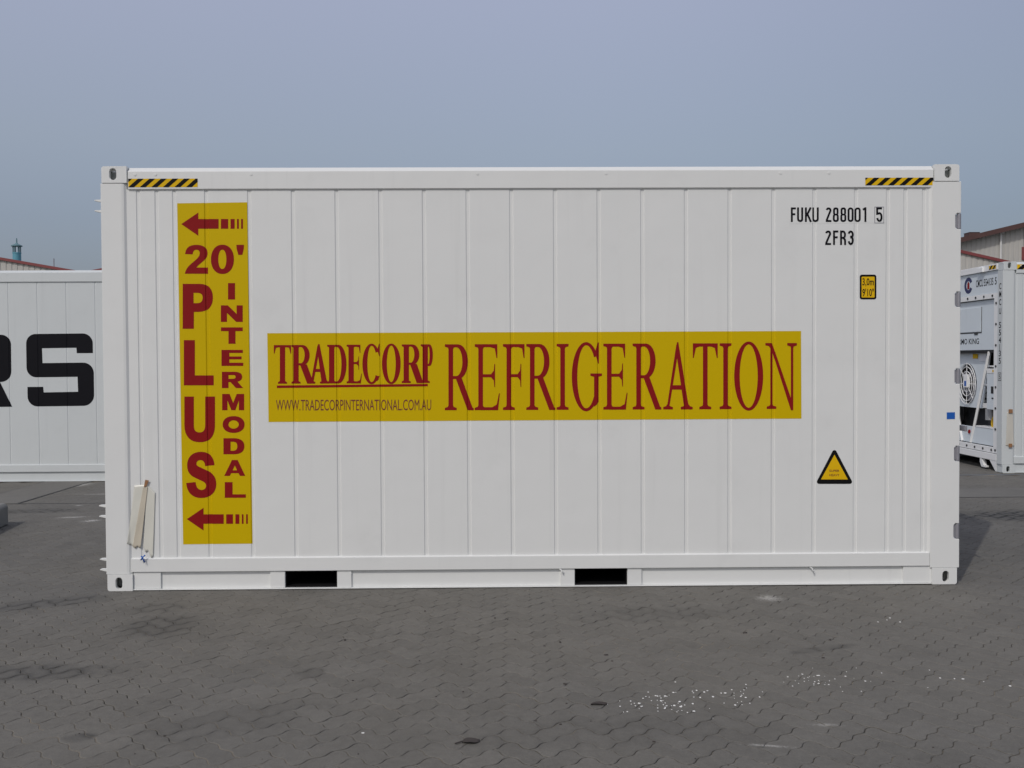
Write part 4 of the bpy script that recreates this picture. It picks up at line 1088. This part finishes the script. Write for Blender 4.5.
# white flecks
fb = MB(); rng = random.Random(11)
def fleck(px_, py_, s_):
    p = at_ground(px_, py_); n = rng.randint(5, 7); a0 = rng.random()*6.28; asp = rng.uniform(.8, 1.9)
    pts = [(p.x+s_*asp*rng.uniform(.7, 1.1)*math.cos(a0+2*math.pi*k/n), p.y+s_*1.6*rng.uniform(.7, 1.1)*math.sin(a0+2*math.pi*k/n)) for k in range(n)]
    fb.prism(pts, lambda a, b, k: (a, b, -.0004+.0016*k))
for cx, cy, sx_, sy_, n, q in ((662, 704, 26, 8, 34, 1), (703, 695, 26, 7, 14, 1), (745, 692, 18, 6, 11, .9), (800, 682, 14, 6, 14, .7), (826, 680, 20, 8, 18, .7), (860, 676, 32, 9, 9, .7), (625, 705, 12, 9, 5, 1), (740, 702, 14, 4, 7, .8), (935, 680, 34, 7, 4, .9), (638, 704, 4, 3, 5, 1.2), (660, 698, 8, 4, 5, 1), (690, 711, 30, 6, 7, .9)):
    for i in range(n): fleck(rng.gauss(cx, sx_*.62), rng.gauss(cy, sy_*.75), q*rng.choice((.0016, .0022, .003, .003, .0042, .0052)))
for x_, y_ in ((887, 620), (890, 618), (878, 622), (900, 622), (363, 733), (940, 678), (963, 679), (1010, 686)): fleck(x_, y_, .0045)
tag(fb.build('paint_flecks', M['fleck']), 'scattered white paint flecks on the grey paving in front of the container', 'paint flecks', kind='stuff')
def leaf(px_, py_, L_, Wd, rz, label, stem=True):
    p = at_ground(px_, py_); r = tag(empty('dead_leaf', (p.x, p.y, 0), rz), label, 'leaf', 'dead leaves on the paving')
    mb = MB()
    def f(u, v):
        x = (u-.5)*L_; prof = math.sin(math.pi*max(.02, min(.98, u)))**.7*Wd/2
        y = (v-.5)*2*prof
        return (x, y, .004+.006*math.sin(math.pi*u)*(1-(2*v-1)**2*.4)+.004*math.sin(v*7+u*5))
    mb.grid(f, 14, 8); mb.build('leaf_blade', M['leaf'], r, smooth=True, thick=.002)
    if stem:
        mb = MB(); mb.tube([(-L_*.48, 0, .007), (-L_*.7, -.006, .006), (-L_*.95, -.012, .005)], .003, 6); mb.build('leaf_stem', M['leaf'], r)
leaf(471, 742, .075, .055, R(12), 'curled dark dead leaf with a stem on the paving at the bottom of the picture')
leaf(599.0, 704.8, .078, .026, R(6), 'small dark dead leaf beside the white paint flecks', False)

gb = MB(); rng = random.Random(21)
spots = [(425, 611), (395, 606), (992, 561), (830, 640), (823, 658), (560, 642), (606, 655), (612, 661), (745, 633), (345, 640), (205, 637), (565, 684), (495, 618)] + [(rng.uniform(10, 1010), rng.uniform(600, 766)) for _ in range(70)]
for i, (px_, py_) in enumerate(spots):
    p = at_ground(px_, py_); r_ = rng.uniform(.004, .009) if i < 13 else rng.uniform(.0015, .0045); n = rng.randint(5, 7); asp = rng.uniform(1.0, 2.2)
    a0 = rng.uniform(-.5, .5); ca, sa = math.cos(a0), math.sin(a0)
    q = [(asp*r_*math.cos(6.283*k/n)*rng.uniform(.8, 1.1), r_*math.sin(6.283*k/n)*rng.uniform(.8, 1.1)) for k in range(n)]
    gb.prism([(p.x+a*ca-b*sa, p.y+a*sa+b*ca) for a, b in q], lambda a, b, k: (a if not k else p.x+(a-p.x)*.7, b if not k else p.y+(b-p.y)*.7, -.002+(.002+r_*.6)*k))
tag(gb.build('grit', M['leaf']), 'scattered dark crumbs of grit lying over the grey paving', 'grit', kind='stuff')
